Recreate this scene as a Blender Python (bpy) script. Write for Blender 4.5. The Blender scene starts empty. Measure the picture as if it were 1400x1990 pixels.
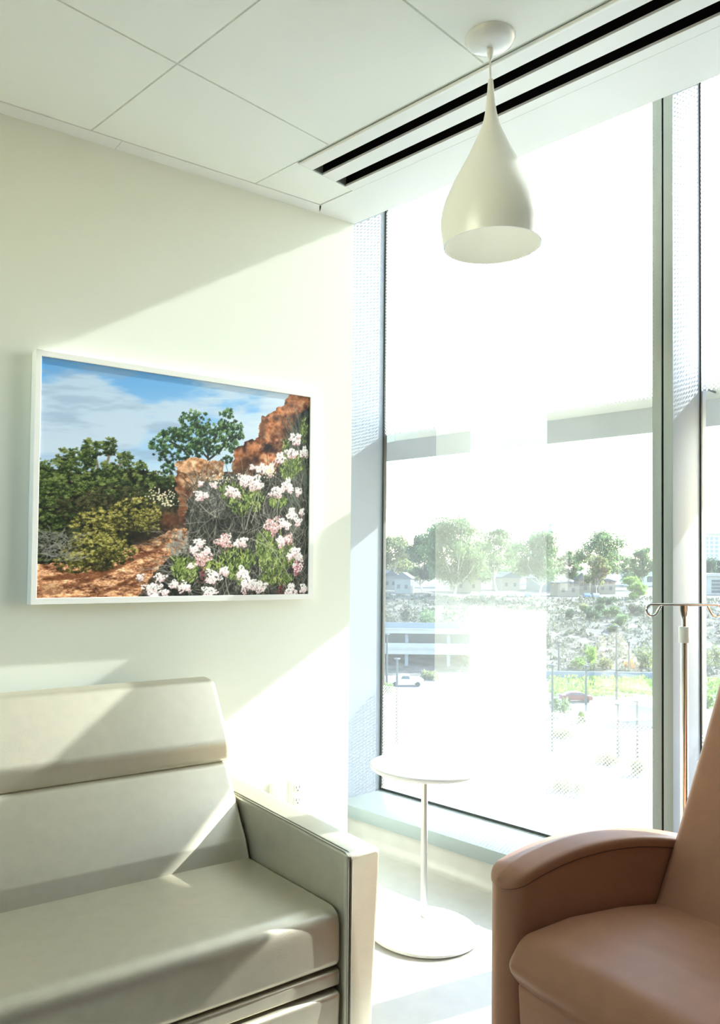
import bpy, bmesh, math, random
import numpy as np
from mathutils import Vector, Matrix, Euler
PI = math.pi
random.seed(7)
SUN_E, SKY_E, EXPO = 35.0, 2.6, 0.26
sc = bpy.context.scene
COL = sc.collection

# ------------------------------------------------------------------ camera
FOC, PCX, PCY = 1534.35, 601.4, 1048.84
CAM = Vector((0, 0, 1.3447))
R0 = Vector((0.7194674993419663, -0.694423586364311, 0.01193315094792138))
R1 = Vector((0.0279743241559453, 0.011806869037015078, -0.9995389112143463))
R2 = Vector((0.693962502285704, 0.7194695827791965, 0.02792068904760864))
cd = bpy.data.cameras.new('camera')
cam = bpy.data.objects.new('camera', cd)
COL.objects.link(cam)
m = Matrix.Identity(4)
for i in range(3):
    m[i][0] = R0[i]; m[i][1] = -R1[i]; m[i][2] = -R2[i]; m[i][3] = CAM[i]
cam.matrix_world = m
cd.sensor_fit = 'AUTO'; cd.sensor_width = 36
cd.lens = FOC * 36 / 1990
cd.shift_x = (700 - PCX) / 1990
cd.shift_y = (PCY - 995) / 1990
cd.clip_start = 0.02; cd.clip_end = 3000
sc.camera = cam


def far(px, py, D):
    """the point of the place that lies D metres away, seen at (px, py)"""
    return CAM + (R0 * ((px - PCX) / FOC) + R1 * ((py - PCY) / FOC) + R2) * D


# ------------------------------------------------------------------ materials
def lin(c):
    c = c / 255.0
    return c / 12.92 if c <= 0.04045 else ((c + 0.055) / 1.055) ** 2.4


def rgb(r, g, b):
    return (lin(r), lin(g), lin(b), 1)


def mat(name, col, rough=0.5, metal=0.0, spec=0.5, bump=0.0, bscale=200.0, var=0.0, vscale=4.0, coat=0.0, detail=3):
    M = bpy.data.materials.new(name)
    M.use_nodes = True
    nt = M.node_tree; N = nt.nodes; L = nt.links
    b = N['Principled BSDF']
    b.inputs['Base Color'].default_value = col
    b.inputs['Roughness'].default_value = rough
    b.inputs['Metallic'].default_value = metal
    b.inputs['Specular IOR Level'].default_value = spec
    if coat:
        b.inputs['Coat Weight'].default_value = coat
        b.inputs['Coat Roughness'].default_value = 0.15
    tc = N.new('ShaderNodeTexCoord')
    if bump:
        t = N.new('ShaderNodeTexNoise'); t.inputs['Scale'].default_value = bscale; t.inputs['Detail'].default_value = detail
        L.new(tc.outputs['Object'], t.inputs['Vector'])
        bm_ = N.new('ShaderNodeBump'); bm_.inputs['Strength'].default_value = bump; bm_.inputs['Distance'].default_value = 0.002
        L.new(t.outputs['Fac'], bm_.inputs['Height']); L.new(bm_.outputs['Normal'], b.inputs['Normal'])
    if var:
        t = N.new('ShaderNodeTexNoise'); t.inputs['Scale'].default_value = vscale; t.inputs['Detail'].default_value = 5
        L.new(tc.outputs['Object'], t.inputs['Vector'])
        r = N.new('ShaderNodeMapRange')
        r.inputs['From Min'].default_value = 0.3; r.inputs['From Max'].default_value = 0.7
        r.inputs['To Min'].default_value = 1 - var; r.inputs['To Max'].default_value = 1 + var
        L.new(t.outputs['Fac'], r.inputs['Value'])
        mx = N.new('ShaderNodeVectorMath'); mx.operation = 'SCALE'
        mx.inputs[0].default_value = col[:3]
        L.new(r.outputs['Result'], mx.inputs['Scale']); L.new(mx.outputs['Vector'], b.inputs['Base Color'])
    return M


M_WALL = mat('wall_paint', (0.78, 0.81, 0.735, 1), 0.7, spec=0.25, bump=0.05, bscale=350)
M_DARKWALL = mat('dark_unseen_wall', (0.07, 0.045, 0.03, 1), 0.4, var=.2, vscale=6)  # dark tone chosen to cut light bounced from an unseen wall
M_WALLROOM = mat('far_wall_paint', (0.38, 0.36, 0.32, 1), 0.7, spec=0.2)
M_CEIL = mat('ceiling_tile', (0.90, 0.92, 0.86, 1), 0.9, spec=0.1, bump=0.25, bscale=500)
M_TEE = mat('ceiling_grid', (0.80, 0.82, 0.76, 1), 0.6)
M_TRIM = mat('white_trim', (0.84, 0.85, 0.82, 1), 0.45)
M_FLOOR = mat('vinyl_floor', (0.49, 0.475, 0.44, 1), 0.28, var=0.05, vscale=14, spec=0.5)
M_ALU = mat('grey_green_aluminium', (0.31, 0.345, 0.315, 1), 0.38, metal=0.0, spec=0.5)
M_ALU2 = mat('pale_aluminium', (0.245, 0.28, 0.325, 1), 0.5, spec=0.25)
M_SILL = mat('sill_aluminium', (0.29, 0.33, 0.33, 1), 0.45, spec=0.3)
M_GASK = mat('dark_gasket', (0.03, 0.035, 0.03, 1), 0.6)
M_BLACK = mat('slot_black', (0.006, 0.006, 0.006, 1), 0.7, spec=0.1)
M_GREY = mat('slot_end_grey', (0.25, 0.26, 0.23, 1), 0.6)
M_FILL_BULB = bpy.data.materials.new('added_fill_bulb'); M_FILL_BULB.use_nodes = True
M_FILL_BULB.node_tree.nodes['Principled BSDF'].inputs['Emission Color'].default_value = (1, .95, .86, 1)
M_FILL_BULB.node_tree.nodes['Principled BSDF'].inputs['Emission Strength'].default_value = 3.2  # glow added to brighten the inside of the pendant shade
M_FRAME_IN = mat('white_enamel_inside', (0.92, 0.92, 0.90, 1), 0.5)
M_FRAME = mat('white_lacquer', (0.82, 0.83, 0.80, 1), 0.35)
M_LAMP = mat('lamp_enamel', (0.88, 0.895, 0.84, 1), 0.28, spec=0.5)
M_CANOPY = mat('gloss_white_metal', (0.78, 0.80, 0.77, 1), 0.08, spec=0.6)
M_SOFA = mat('greige_vinyl', (0.60, 0.563, 0.45, 1), 0.42, metal=0.72, spec=0.5, bump=0.12, bscale=420, var=0.03, vscale=30)
M_SEAM = mat('greige_stitching', (0.30, 0.28, 0.21, 1), 0.6)
M_BROWN = mat('brown_vinyl', (0.36, 0.175, 0.098, 1), 0.44, spec=0.26, bump=0.15, bscale=260, var=0.05, vscale=18)
M_BSEAM = mat('brown_seam', (0.10, 0.045, 0.025, 1), 0.6)
M_WHITE = mat('white_powder_coat', (0.85, 0.85, 0.84, 1), 0.3)
M_SILVER = mat('satin_aluminium', (0.72, 0.73, 0.72, 1), 0.28, metal=0.85)
M_CHROME = mat('chrome', (0.80, 0.79, 0.77, 1), 0.12, metal=1.0)
M_PLASTIC = mat('ivory_plastic', (0.72, 0.71, 0.64, 1), 0.4)
M_RUB = mat('black_rubber', (0.02, 0.02, 0.02, 1), 0.7)
M_OUT = mat('white_plastic', (0.84, 0.84, 0.82, 1), 0.35)


def glass_material(frit):
    M = bpy.data.materials.new('window_glass_frit' if frit else 'window_glass')
    M.use_nodes = True
    nt = M.node_tree; N = nt.nodes; L = nt.links
    for n in list(N): N.remove(n)
    out = N.new('ShaderNodeOutputMaterial')
    tr = N.new('ShaderNodeBsdfTransparent'); tr.inputs['Color'].default_value = (0.35, 0.378, 0.369, 1) if frit else (1, 1, 1, 1)
    base = tr.outputs[0]
    if frit:
        # translucent film added to the pane to veil the view in haze
        tl = N.new('ShaderNodeBsdfTranslucent'); tl.inputs['Color'].default_value = (0.9, 0.95, 0.92, 1)
        mx = N.new('ShaderNodeMixShader'); mx.inputs['Fac'].default_value = HAZE
        L.new(base, mx.inputs[1]); L.new(tl.outputs[0], mx.inputs[2]); base = mx.outputs[0]
        gl = N.new('ShaderNodeBsdfGlossy'); gl.inputs['Roughness'].default_value = 0.0
        fr = N.new('ShaderNodeFresnel'); fr.inputs['IOR'].default_value = 2.6
        mg = N.new('ShaderNodeMixShader')
        L.new(fr.outputs[0], mg.inputs['Fac']); L.new(base, mg.inputs[1]); L.new(gl.outputs[0], mg.inputs[2]); base = mg.outputs[0]
        # ceramic frit dots: diagonal lattice above 2.01 m and below 0.71 m
        tc = N.new('ShaderNodeTexCoord'); sp = N.new('ShaderNodeSeparateXYZ'); L.new(tc.outputs['Object'], sp.inputs[0])

        def mth(op, a, b=None, c=None):
            n = N.new('ShaderNodeMath'); n.operation = op
            for k, v in enumerate((a, b, c)):
                if v is None: continue
                if isinstance(v, (int, float)): n.inputs[k].default_value = v
                else: L.new(v, n.inputs[k])
            return n.outputs[0]
        Y, Z = sp.outputs['Y'], sp.outputs['Z']
        q = 0.0165
        fa = mth('SUBTRACT', mth('FRACT', mth('ADD', mth('DIVIDE', mth('ADD', Y, Z), q), 100)), 0.5)
        fb = mth('SUBTRACT', mth('FRACT', mth('ADD', mth('DIVIDE', mth('SUBTRACT', Y, Z), q), 100)), 0.5)
        d2 = mth('ADD', mth('MULTIPLY', fa, fa), mth('MULTIPLY', fb, fb))
        dot = mth('LESS_THAN', d2, 0.34 ** 2)
        band = mth('MAXIMUM', mth('GREATER_THAN', Z, 2.008), mth('LESS_THAN', Z, 0.71))
        fac = mth('MULTIPLY', dot, band)
        t2 = N.new('ShaderNodeBsdfTranslucent'); t2.inputs['Color'].default_value = (0.17, 0.18, 0.175, 1)
        d_ = N.new('ShaderNodeBsdfDiffuse'); d_.inputs['Color'].default_value = (0.45, 0.47, 0.46, 1)
        ad = N.new('ShaderNodeAddShader'); L.new(t2.outputs[0], ad.inputs[0]); L.new(d_.outputs[0], ad.inputs[1])
        mf = N.new('ShaderNodeMixShader'); L.new(fac, mf.inputs['Fac']); L.new(base, mf.inputs[1]); L.new(ad.outputs[0], mf.inputs[2])
        base = mf.outputs[0]
    L.new(base, out.inputs['Surface'])
    return M


HAZE = 0.012
M_GLASS = glass_material(True)
M_GLASS0 = glass_material(False)


# ------------------------------------------------------------------ mesh helpers
def finish(name, bm, M, parent=None, sharp=35, flip=True):
    if flip:
        bmesh.ops.recalc_face_normals(bm, faces=bm.faces)
    me = bpy.data.meshes.new(name)
    bm.to_mesh(me); bm.free()
    for mm in (M if isinstance(M, (list, tuple)) else [M]):
        me.materials.append(mm)
    me.polygons.foreach_set('use_smooth', [True] * len(me.polygons))
    me.set_sharp_from_angle(angle=math.radians(sharp))
    o = bpy.data.objects.new(name, me)
    COL.objects.link(o)
    if parent is not None:
        o.parent = parent
    return o


def tag(o, label=None, cat=None, group=None, kind=None):
    if label: o['label'] = label
    if cat: o['category'] = cat
    if group: o['group'] = group
    if kind: o['kind'] = kind
    return o


def empty(name, loc=(0, 0, 0), rz=0.0):
    o = bpy.data.objects.new(name, None)
    o.location = loc; o.rotation_euler = (0, 0, rz)
    o.empty_display_size = 0.1
    COL.objects.link(o)
    return o


def copy_tree(o, parent=None):
    c = o.copy(); COL.objects.link(c)
    if parent is not None: c.parent = parent
    for ch in list(o.children):
        copy_tree(ch, c)
    return c


def box(bm, lo, hi, r=0.0, seg=2, mi=0):
    x0, y0, z0 = lo; x1, y1, z1 = hi
    vs = [bm.verts.new(p) for p in ((x0, y0, z0), (x1, y0, z0), (x1, y1, z0), (x0, y1, z0), (x0, y0, z1), (x1, y0, z1), (x1, y1, z1), (x0, y1, z1))]
    fs = [bm.faces.new([vs[i] for i in f]) for f in ((3, 2, 1, 0), (4, 5, 6, 7), (0, 1, 5, 4), (1, 2, 6, 5), (2, 3, 7, 6), (3, 0, 4, 7))]
    for f in fs: f.material_index = mi
    if r > 0:
        es = list({e for f in fs for e in f.edges})
        bmesh.ops.bevel(bm, geom=es, offset=r, segments=seg, affect='EDGES', profile=0.5)
    return vs


def prism(bm, poly, z0, z1):
    a = [bm.verts.new((p[0], p[1], z0)) for p in poly]
    b = [bm.verts.new((p[0], p[1], z1)) for p in poly]
    n = len(poly)
    bm.faces.new(a[::-1]); bm.faces.new(b)
    for i in range(n):
        bm.faces.new((a[i], a[(i + 1) % n], b[(i + 1) % n], b[i]))


def loft(bm, rings, cap=True, close=False):
    R = [[bm.verts.new(p) for p in r] for r in rings]
    n = len(R[0])
    k = len(R)
    for i in range(k if close else k - 1):
        A, B = R[i], R[(i + 1) % k]
        for j in range(n):
            try: bm.faces.new((A[j], A[(j + 1) % n], B[(j + 1) % n], B[j]))
            except ValueError: pass
    if cap and not close:
        bm.faces.new(R[0][::-1]); bm.faces.new(R[-1])


def lathe(bm, prof, seg=48, cx=0, cy=0, tilt=(0, 0), close=False):
    rings = []
    for r, z in prof:
        r = max(r, 1e-5)
        rings.append([(cx + r * math.cos(2 * PI * k / seg) + tilt[0] * z, cy + r * math.sin(2 * PI * k / seg) + tilt[1] * z, z) for k in range(seg)])
    loft(bm, rings, cap=not close, close=close)


def tube(bm, pts, r, seg=10, cap=True, radii=None):
    pts = [Vector(p) for p in pts]
    rings = []
    up = None
    for i, p in enumerate(pts):
        if i == 0: t = pts[1] - pts[0]
        elif i == len(pts) - 1: t = pts[-1] - pts[-2]
        else: t = (pts[i + 1] - pts[i]).normalized() + (pts[i] - pts[i - 1]).normalized()
        t.normalize()
        if up is None:
            up = Vector((0, 0, 1)) if abs(t.z) < 0.9 else Vector((1, 0, 0))
        a = up - t * up.dot(t)
        a.normalize(); b = t.cross(a); up = a
        rr = radii[i] if radii else r
        rings.append([p + (a * math.cos(2 * PI * k / seg) + b * math.sin(2 * PI * k / seg)) * rr for k in range(seg)])
    loft(bm, rings, cap)


def fillet(pts, rad, n=6):
    """closed 2D polygon with rounded corners"""
    out = []
    k = len(pts)
    for i in range(k):
        p0, p, p1 = Vector(pts[i - 1]), Vector(pts[i]), Vector(pts[(i + 1) % k])
        r = rad[i] if isinstance(rad, (list, tuple)) else rad
        a = (p0 - p); b = (p1 - p)
        la, lb = a.length, b.length
        a.normalize(); b.normalize()
        ang = a.angle(b)
        if r <= 1e-6 or abs(ang - PI) < 0.02:
            out.append(tuple(p)); continue
        d = min(r / math.tan(ang / 2), la * 0.49, lb * 0.49)
        s, e = p + a * d, p + b * d
        for j in range(n + 1):
            t = j / n
            q = s * (1 - t) ** 2 + p * (2 * t * (1 - t)) + e * t * t
            out.append(tuple(q))
    return out


def inset_poly(P, d):
    n = len(P); out = []
    area = sum(P[i][0] * P[(i + 1) % n][1] - P[(i + 1) % n][0] * P[i][1] for i in range(n))
    s = 1 if area > 0 else -1
    for i in range(n):
        a, p, b = Vector(P[i - 1]), Vector(P[i]), Vector(P[(i + 1) % n])
        t = (b - a)
        if t.length < 1e-9: out.append(tuple(p)); continue
        t.normalize()
        out.append((p.x - t.y * d * s, p.y + t.x * d * s))
    return out


def pillow(bm, P, u0, u1, r, put, nseg=5, n_mid=1, crown=0.0):
    """profile P extruded from u0 to u1 with ends rounded by r; put(u,a,b) -> 3D"""
    st = []
    for k in range(nseg + 1):
        a = k / nseg * PI / 2
        st.append((u0 + r * (1 - math.cos(a)) if u1 > u0 else u0 - r * (1 - math.cos(a)), r * (1 - math.sin(a))))
    sgn = 1 if u1 > u0 else -1
    left = [(u0 + sgn * r * (1 - math.cos(k / nseg * PI / 2)), r * (1 - math.sin(k / nseg * PI / 2))) for k in range(nseg + 1)]
    right = [(u1 - sgn * r * (1 - math.cos(k / nseg * PI / 2)), r * (1 - math.sin(k / nseg * PI / 2))) for k in range(nseg, -1, -1)]
    mid = [(left[-1][0] + (right[0][0] - left[-1][0]) * (k / (n_mid + 1)), -crown * math.sin(PI * k / (n_mid + 1)) ** 0.5) for k in range(1, n_mid + 1)] if n_mid else []
    rings = [[put(u, *q) for q in inset_poly(P, ins)] for u, ins in left + mid + right]
    loft(bm, rings)


# ------------------------------------------------------------------ frame of the picture wall
TH = -0.1691355519680594
W0 = Vector((2.187, 2.229, 0))
UU = Vector((math.cos(TH), math.sin(TH), 0))
NN = Vector((math.sin(TH), -math.cos(TH), 0))


def wp(u, n, z=0.0):
    return W0 + UU * u + NN * n + Vector((0, 0, z))


ZC = 2.74
XE = 2.356           # end of the picture wall and edge of the ceiling
XS = 2.82            # front of the window sill
XG = 3.14            # glass
YR = 2.70            # window reveal beside the picture wall
YMIN = -0.9
YB = -0.40            # where the second window bay ends
XMIN = -2.4

# ------------------------------------------------------------------ room shell
bm = bmesh.new()
box(bm, (XMIN - 0.1, YMIN - 0.1, -0.12), (2.86, 3.2, 0.0))
tag(finish('floor', bm, M_FLOOR), 'pale greige vinyl floor with window light across it', 'floor', kind='structure')

# picture wall: thick, its end turned towards the window
bm = bmesh.new()
e0 = W0 + UU * ((XE - W0.x) / UU.x)
s0 = W0 + UU * ((XMIN - 0.1 - W0.x) / UU.x)
prism(bm, [(s0.x, s0.y), (e0.x, e0.y), (XE, YR + 0.3), (s0.x, s0.y + 0.5)], 0.0, 3.35)
tag(finish('wall_left', bm, M_WALL), 'pale green-cream painted wall behind the sofa and framed photograph', 'wall', kind='structure')
# the return between wall end and window reveal
bm = bmesh.new()
box(bm, (XE - 0.01, YR + 0.0, 0.0), (2.69, YR + 0.3, 3.35))
tag(finish('wall_return', bm, M_WALL), 'narrow wall return beside the window', 'wall', kind='structure')
bm = bmesh.new()
BW = (0.7, 2.90, 1.95, 2.73)          # opening added in the unseen back wall to let in fill light
box(bm, (XMIN - 0.1, YMIN - 0.1, 0), (XMIN, 3.2, BW[2])); box(bm, (XMIN - 0.1, YMIN - 0.1, BW[3]), (XMIN, 3.2, 3.35))
box(bm, (XMIN - 0.1, YMIN - 0.1, BW[2]), (XMIN, BW[0], BW[3])); box(bm, (XMIN - 0.1, BW[1], BW[2]), (XMIN, 3.2, BW[3]))
tag(finish('wall_back', bm, M_WALLROOM), 'wall behind the camera', 'wall', kind='structure')
bm = bmesh.new()
box(bm, (XMIN - 0.1, YMIN - 0.1, 0), (3.4, YMIN, 3.35))
tag(finish('wall_front', bm, M_DARKWALL), 'wall at the far right of the room', 'wall', kind='structure')  # unseen wall, darkened to keep bounce light off the sofa front

bm = bmesh.new()
box(bm, (XS + 0.02, YMIN, 0), (3.3, YB, 3.35))
tag(finish('wall_right', bm, M_WALL), 'wall right of the glazing', 'wall', kind='structure')  # unseen wall put in to limit sun through the second bay

# low wall under the window with coved foot (same vinyl as the floor)
bm = bmesh.new()
prof = [(2.80, 0.0006)]
for k in range(0, 7):
    a = k / 6 * PI / 2
    prof.append((2.80 + 0.042 * math.sin(a), 0.0006 + 0.042 * (1 - math.cos(a))))
prof += [(2.842, 0.114), (3.12, 0.114), (3.12, -0.1), (2.80, -0.1)]
loft(bm, [[(p[0], y, p[1]) for p in prof] for y in (YR + 0.01, YB)])
tag(finish('baseboard_right', bm, M_FLOOR), 'coved vinyl base below the window sill', 'baseboard', kind='structure')

# ceiling: tegular tiles over a grid, gypsum strip by the window, bulkhead over it
bm = bmesh.new()
g = 0.0038
xs = [1.845 - 0.6096 * k for k in range(0, 8)]
ys = [1.839 - 0.6096 * k for k in range(-2, 9)]


def clip_wall(poly, off):
    """keep the part of a polygon at least `off` in front of the picture wall"""
    out = []
    k = len(poly)
    for i in range(k):
        a, b = Vector((*poly[i], 0)), Vector((*poly[(i + 1) % k], 0))
        da, db = (a - W0).dot(NN) - off, (b - W0).dot(NN) - off
        if da >= 0: out.append((a.x, a.y))
        if (da >= 0) != (db >= 0):
            c = a + (b - a) * (da / (da - db)); out.append((c.x, c.y))
    return out


def tile(poly):
    poly = clip_wall(poly, 0.0655)
    if len(poly) < 3: return
    n0 = len(bm.faces)
    a = [bm.verts.new((p[0], p[1], ZC)) for p in poly]
    b = [bm.verts.new((p[0], p[1], ZC + 0.02)) for p in poly]
    n = len(poly)
    bm.faces.new(a[::-1])
    for i in range(n):
        bm.faces.new((a[i], b[i], b[(i + 1) % n], a[(i + 1) % n]))


for i in range(len(xs) - 1):
    for j in range(len(ys) - 1):
        x1, x0 = xs[i], xs[i + 1]; y1, y0 = ys[j], ys[j + 1]
        if x0 < XMIN: x0 = XMIN - g
        tile([(x0 + g, y0 + g), (x1 - g * 0.6, y0 + g), (x1 - g * 0.6, y1 - g * 0.6), (x0 + g, y1 - g * 0.6)])
tile([(1.845 + 0.003, 2.0005), (2.134, 2.0005), (2.134, 2.5), (1.845 + 0.003, 2.5)])
ceil = finish('ceiling', bm, M_CEIL, flip=False)
tag(ceil, 'white square lay-in ceiling tiles', 'ceiling', kind='structure')
bm = bmesh.new()
box(bm, (XMIN - 0.1, YMIN - 0.1, ZC + 0.007), (1.862, 3.0, ZC + 0.03)); box(bm, (1.862, 1.9995, ZC + 0.007), (2.2, 3.0, ZC + 0.03))
tag(finish('ceiling_grid', bm, M_TEE, ceil), 'pale grid showing in the tile joints')
bm = bmesh.new()
box(bm, (2.187, YMIN, ZC), (XE, 2.45, ZC + 0.05)); box(bm, (XE - 0.06, YMIN, ZC + 0.05), (XE, 2.45, 3.35))
tag(finish('ceiling_strip', bm, M_TRIM), 'smooth white ceiling strip and bulkhead along the window', 'ceiling', kind='structure')
bm = bmesh.new()
box(bm, (XMIN - 0.1, YMIN - 0.1, 3.35), (3.4, 3.2, 3.42))
tag(finish('ceiling_slab', bm, M_TRIM), 'slab above the ceiling', 'ceiling', kind='structure')
# perimeter trims
for nm, segs in (('trim_1', ((-4.9, -0.8512), (-0.8495, -0.002))),):
    bm = bmesh.new()
    for a, b in segs:
        q = [wp(a, 0.0), wp(b, 0.0), wp(b - (0.035 if b > -0.1 else 0), 0.0635), wp(a, 0.0635)]
        prism(bm, [(p.x, p.y) for p in q], ZC - 0.003, ZC + 0.006)
    tag(finish(nm, bm, M_TRIM), 'white perimeter trim between ceiling tiles and picture wall', 'trim', kind='structure')
bm = bmesh.new()
q = wp(-0.002 - 0.035, 0.0635)
prism(bm, [(2.1365, q.y + 0.008), (2.1865, 2.2285), (2.1865, YMIN), (2.1365, YMIN)], ZC - 0.003, ZC + 0.006)
tag(finish('trim_2', bm, M_TRIM), 'white trim beside the slot diffuser', 'trim', kind='structure')

# ------------------------------------------------------------------ linear slot diffuser
dif = empty('slot_diffuser', (2.0, 0.5, ZC))
tag(dif, 'long white ceiling air diffuser with two black slots along the window', 'air diffuser')
Y1, Y0 = 1.998, YMIN + 0.02


def rel(o, base):
    """turn a mesh built in world coordinates into one relative to its parent at `base`"""
    o.data.transform(Matrix.Translation(-Vector(base)))
    return o


bm = bmesh.new()
for a, b in ((1.863, 1.919), (1.970, 2.037), (2.091, 2.1335)):
    box(bm, (a, Y0, ZC - 0.004), (b, Y1, ZC + 0.004), 0.0)
box(bm, (1.858, Y0, ZC - 0.006), (1.868, Y1 + 0.004, ZC + 0.004), 0.0015)
box(bm, (1.8655, Y1 - 0.001, ZC - 0.0045), (2.1335, Y1 + 0.002, ZC + 0.004))
rel(finish('frame', bm, M_TRIM, dif), (2.0, 0.5, ZC))
for a, b in ((1.919, 1.970), (2.037, 2.091)):
    bm = bmesh.new()
    box(bm, (a - 0.002, Y0, ZC + 0.075), (b + 0.002, Y1, ZC + 0.08))
    box(bm, (a - 0.004, Y0, ZC + 0.004), (a, Y1, ZC + 0.08)); box(bm, (b, Y0, ZC + 0.004), (b + 0.004, Y1, ZC + 0.08))
    o = rel(finish('slot', bm, M_BLACK, dif), (2.0, 0.5, ZC)); o['label'] = 'black slot'
    bm = bmesh.new()
    box(bm, (a, Y1 - 0.004, ZC + 0.0), (b, Y1 - 0.001, ZC + 0.08))
    rel(finish('end_cap', bm, M_GREY, dif), (2.0, 0.5, ZC))

# ------------------------------------------------------------------ window wall
MUL = [(1.122, 1.195), (-0.42, -0.345)]
win = empty('window_1', (XG, 1.9, 0.17)); tag(win, 'floor-to-ceiling window bay left of the mullion', 'window', kind='structure')
win2 = empty('window_2', (XG, 0.3, 0.17)); tag(win2, 'window bay right of the mullion behind the recliner', 'window', kind='structure')
ZH = 3.34


def wpart(name, bm, M, par, flip=True, sharp=35):
    return rel(finish(name, bm, M, par, flip=flip, sharp=sharp), par.location)


def pane(par, y0, y1):
    bm = bmesh.new()
    box(bm, (XG, y0, 0.19), (XG + 0.008, y1, ZH))
    for f in bm.faces:
        f.material_index = 0 if f.normal.x < -0.9 else 1
    bm.normal_update()
    for f in bm.faces:
        f.material_index = 0 if f.calc_center_median().x < XG + 0.001 else 1
    o = finish('glass_pane', bm, [M_GLASS, M_GLASS0], par)
    o.location = -Vector(par.location)       # keeps world-sized object coordinates for the dot lattice
    return o


pane(win, 1.16, YR)
pane(win2, YB, 1.16)
bm = bmesh.new(); box(bm, (XS, 1.15, 0.112), (XG + 0.02, YR + 0.01, 0.172), 0.003)
wpart('window_sill', bm, M_SILL, win)
bm = bmesh.new(); box(bm, (XS, YB, 0.112), (XG + 0.02, 1.15, 0.172), 0.003)
wpart('window_sill', bm, M_SILL, win2)
bm = bmesh.new(); box(bm, (2.69, YR, 0.0), (XG + 0.02, YR + 0.012, ZH), 0.0)
wpart('window_reveal', bm, M_ALU2, win)
bm = bmesh.new()
box(bm, (XG - 0.010, YR - 0.010, 0.172), (XG + 0.012, YR, ZH)); box(bm, (XG - 0.010, 1.195, 0.172), (XG + 0.012, YR - 0.012, 0.184))
wpart('window_gasket', bm, M_GASK, win)
bm = bmesh.new()
box(bm, (XG - 0.004, 1.1165, 0.172), (XG + 0.012, 1.122, ZH)); box(bm, (XG - 0.010, YB, 0.172), (XG + 0.012, 1.1165, 0.184))
wpart('window_gasket', bm, M_GASK, win2)


def mullion(y0, y1, par, name):
    bm = bmesh.new()
    xf = 2.88
    ym = (y0 + y1) / 2
    box(bm, (xf, y0, 0.172), (XG + 0.06, ym - 0.0035, ZH), 0.0015)
    box(bm, (xf, ym + 0.0035, 0.172), (XG + 0.06, y1, ZH), 0.0015)
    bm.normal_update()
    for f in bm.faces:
        if f.normal.y < -0.9 and f.calc_center_median().y < ym - 0.01: f.material_index = 1  # side faces take a bluer, darker tone imitating skylit shade
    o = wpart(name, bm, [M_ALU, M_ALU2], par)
    bm = bmesh.new(); box(bm, (xf + 0.006, ym - 0.0042, 0.172), (xf + 0.03, ym + 0.0042, ZH))
    s = rel(finish('mullion_seam', bm, M_BLACK, o), par.location); s['label'] = 'dark seam'
    return o


mullion(*MUL[0], win, 'window_mullion')
mullion(YB, YB + 0.05, win2, 'window_mullion')
fill_win = empty('fill_window', (XMIN, 1.8, 1.95)); tag(fill_win, 'unseen window added behind the camera to brighten the room', 'window', kind='structure')  # added opening for fill light, out of view
bm = bmesh.new()
for y in (BW[0], (BW[0] + BW[1]) / 2 - .02, BW[1] - .04): box(bm, (XMIN - .08, y, BW[2]), (XMIN - .02, y + .04, BW[3]))
box(bm, (XMIN - .08, BW[0], BW[2]), (XMIN - .02, BW[1], BW[2] + .04)); box(bm, (XMIN - .08, BW[0], BW[3] - .04), (XMIN - .02, BW[1], BW[3]))
rel(finish('fill_window_frame', bm, M_ALU, fill_win), fill_win.location)

M_TINT = bpy.data.materials.new('warm_fill_tint'); M_TINT.use_nodes = True
_n = M_TINT.node_tree.nodes; _t = _n.new('ShaderNodeBsdfTransparent'); _t.inputs['Color'].default_value = (1.0, 0.94, 0.84, 1)  # tint added to warm the fill light from behind the camera
M_TINT.node_tree.links.new(_t.outputs[0], _n['Material Output'].inputs['Surface'])
bm = bmesh.new(); box(bm, (XMIN - .054, BW[0] + .02, BW[2] + .02), (XMIN - .048, BW[1] - .02, BW[3] - .02))
rel(finish('glass_pane', bm, [M_TINT], fill_win), fill_win.location)

# exterior sunshade
shade = empty('sunshade', (3.3, 1.0, 2.0)); tag(shade, 'horizontal outdoor sunshade shelf crossing the window above eye level', 'sunshade')
M_SHELF = mat('sunshade_metal', (0.37, 0.37, 0.30, 1), 0.5)
bm = bmesh.new(); prism(bm, [(3.285, -3.2), (3.90, -3.2), (3.90, 3.7), (3.55, 3.7), (3.40, 3.10), (3.285, 2.735)], 2.0, 2.016)
rel(finish('shelf', bm, M_SHELF, shade), shade.location)
bm = bmesh.new(); box(bm, (3.27, -3.2, 2.0), (3.285, 2.735, 2.093), 0.002)
rel(finish('fascia', bm, M_SHELF, shade), shade.location)
bm = bmesh.new(); prism(bm, [(3.27, 2.7355), (3.285, 2.7355), (3.41, 3.10), (3.56, 3.7), (3.545, 3.7), (3.395, 3.10)], 2.0, 2.08)
rel(finish('end_fascia', bm, M_SHELF, shade), shade.location)
bm = bmesh.new(); tube(bm, [(3.15, 1.13, 2.03), (3.88, 1.02, 2.012)], 0.004, 8)
o = rel(finish('tie_rod', bm, M_GASK, shade), shade.location); o['label'] = 'thin dark rod'

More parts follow.
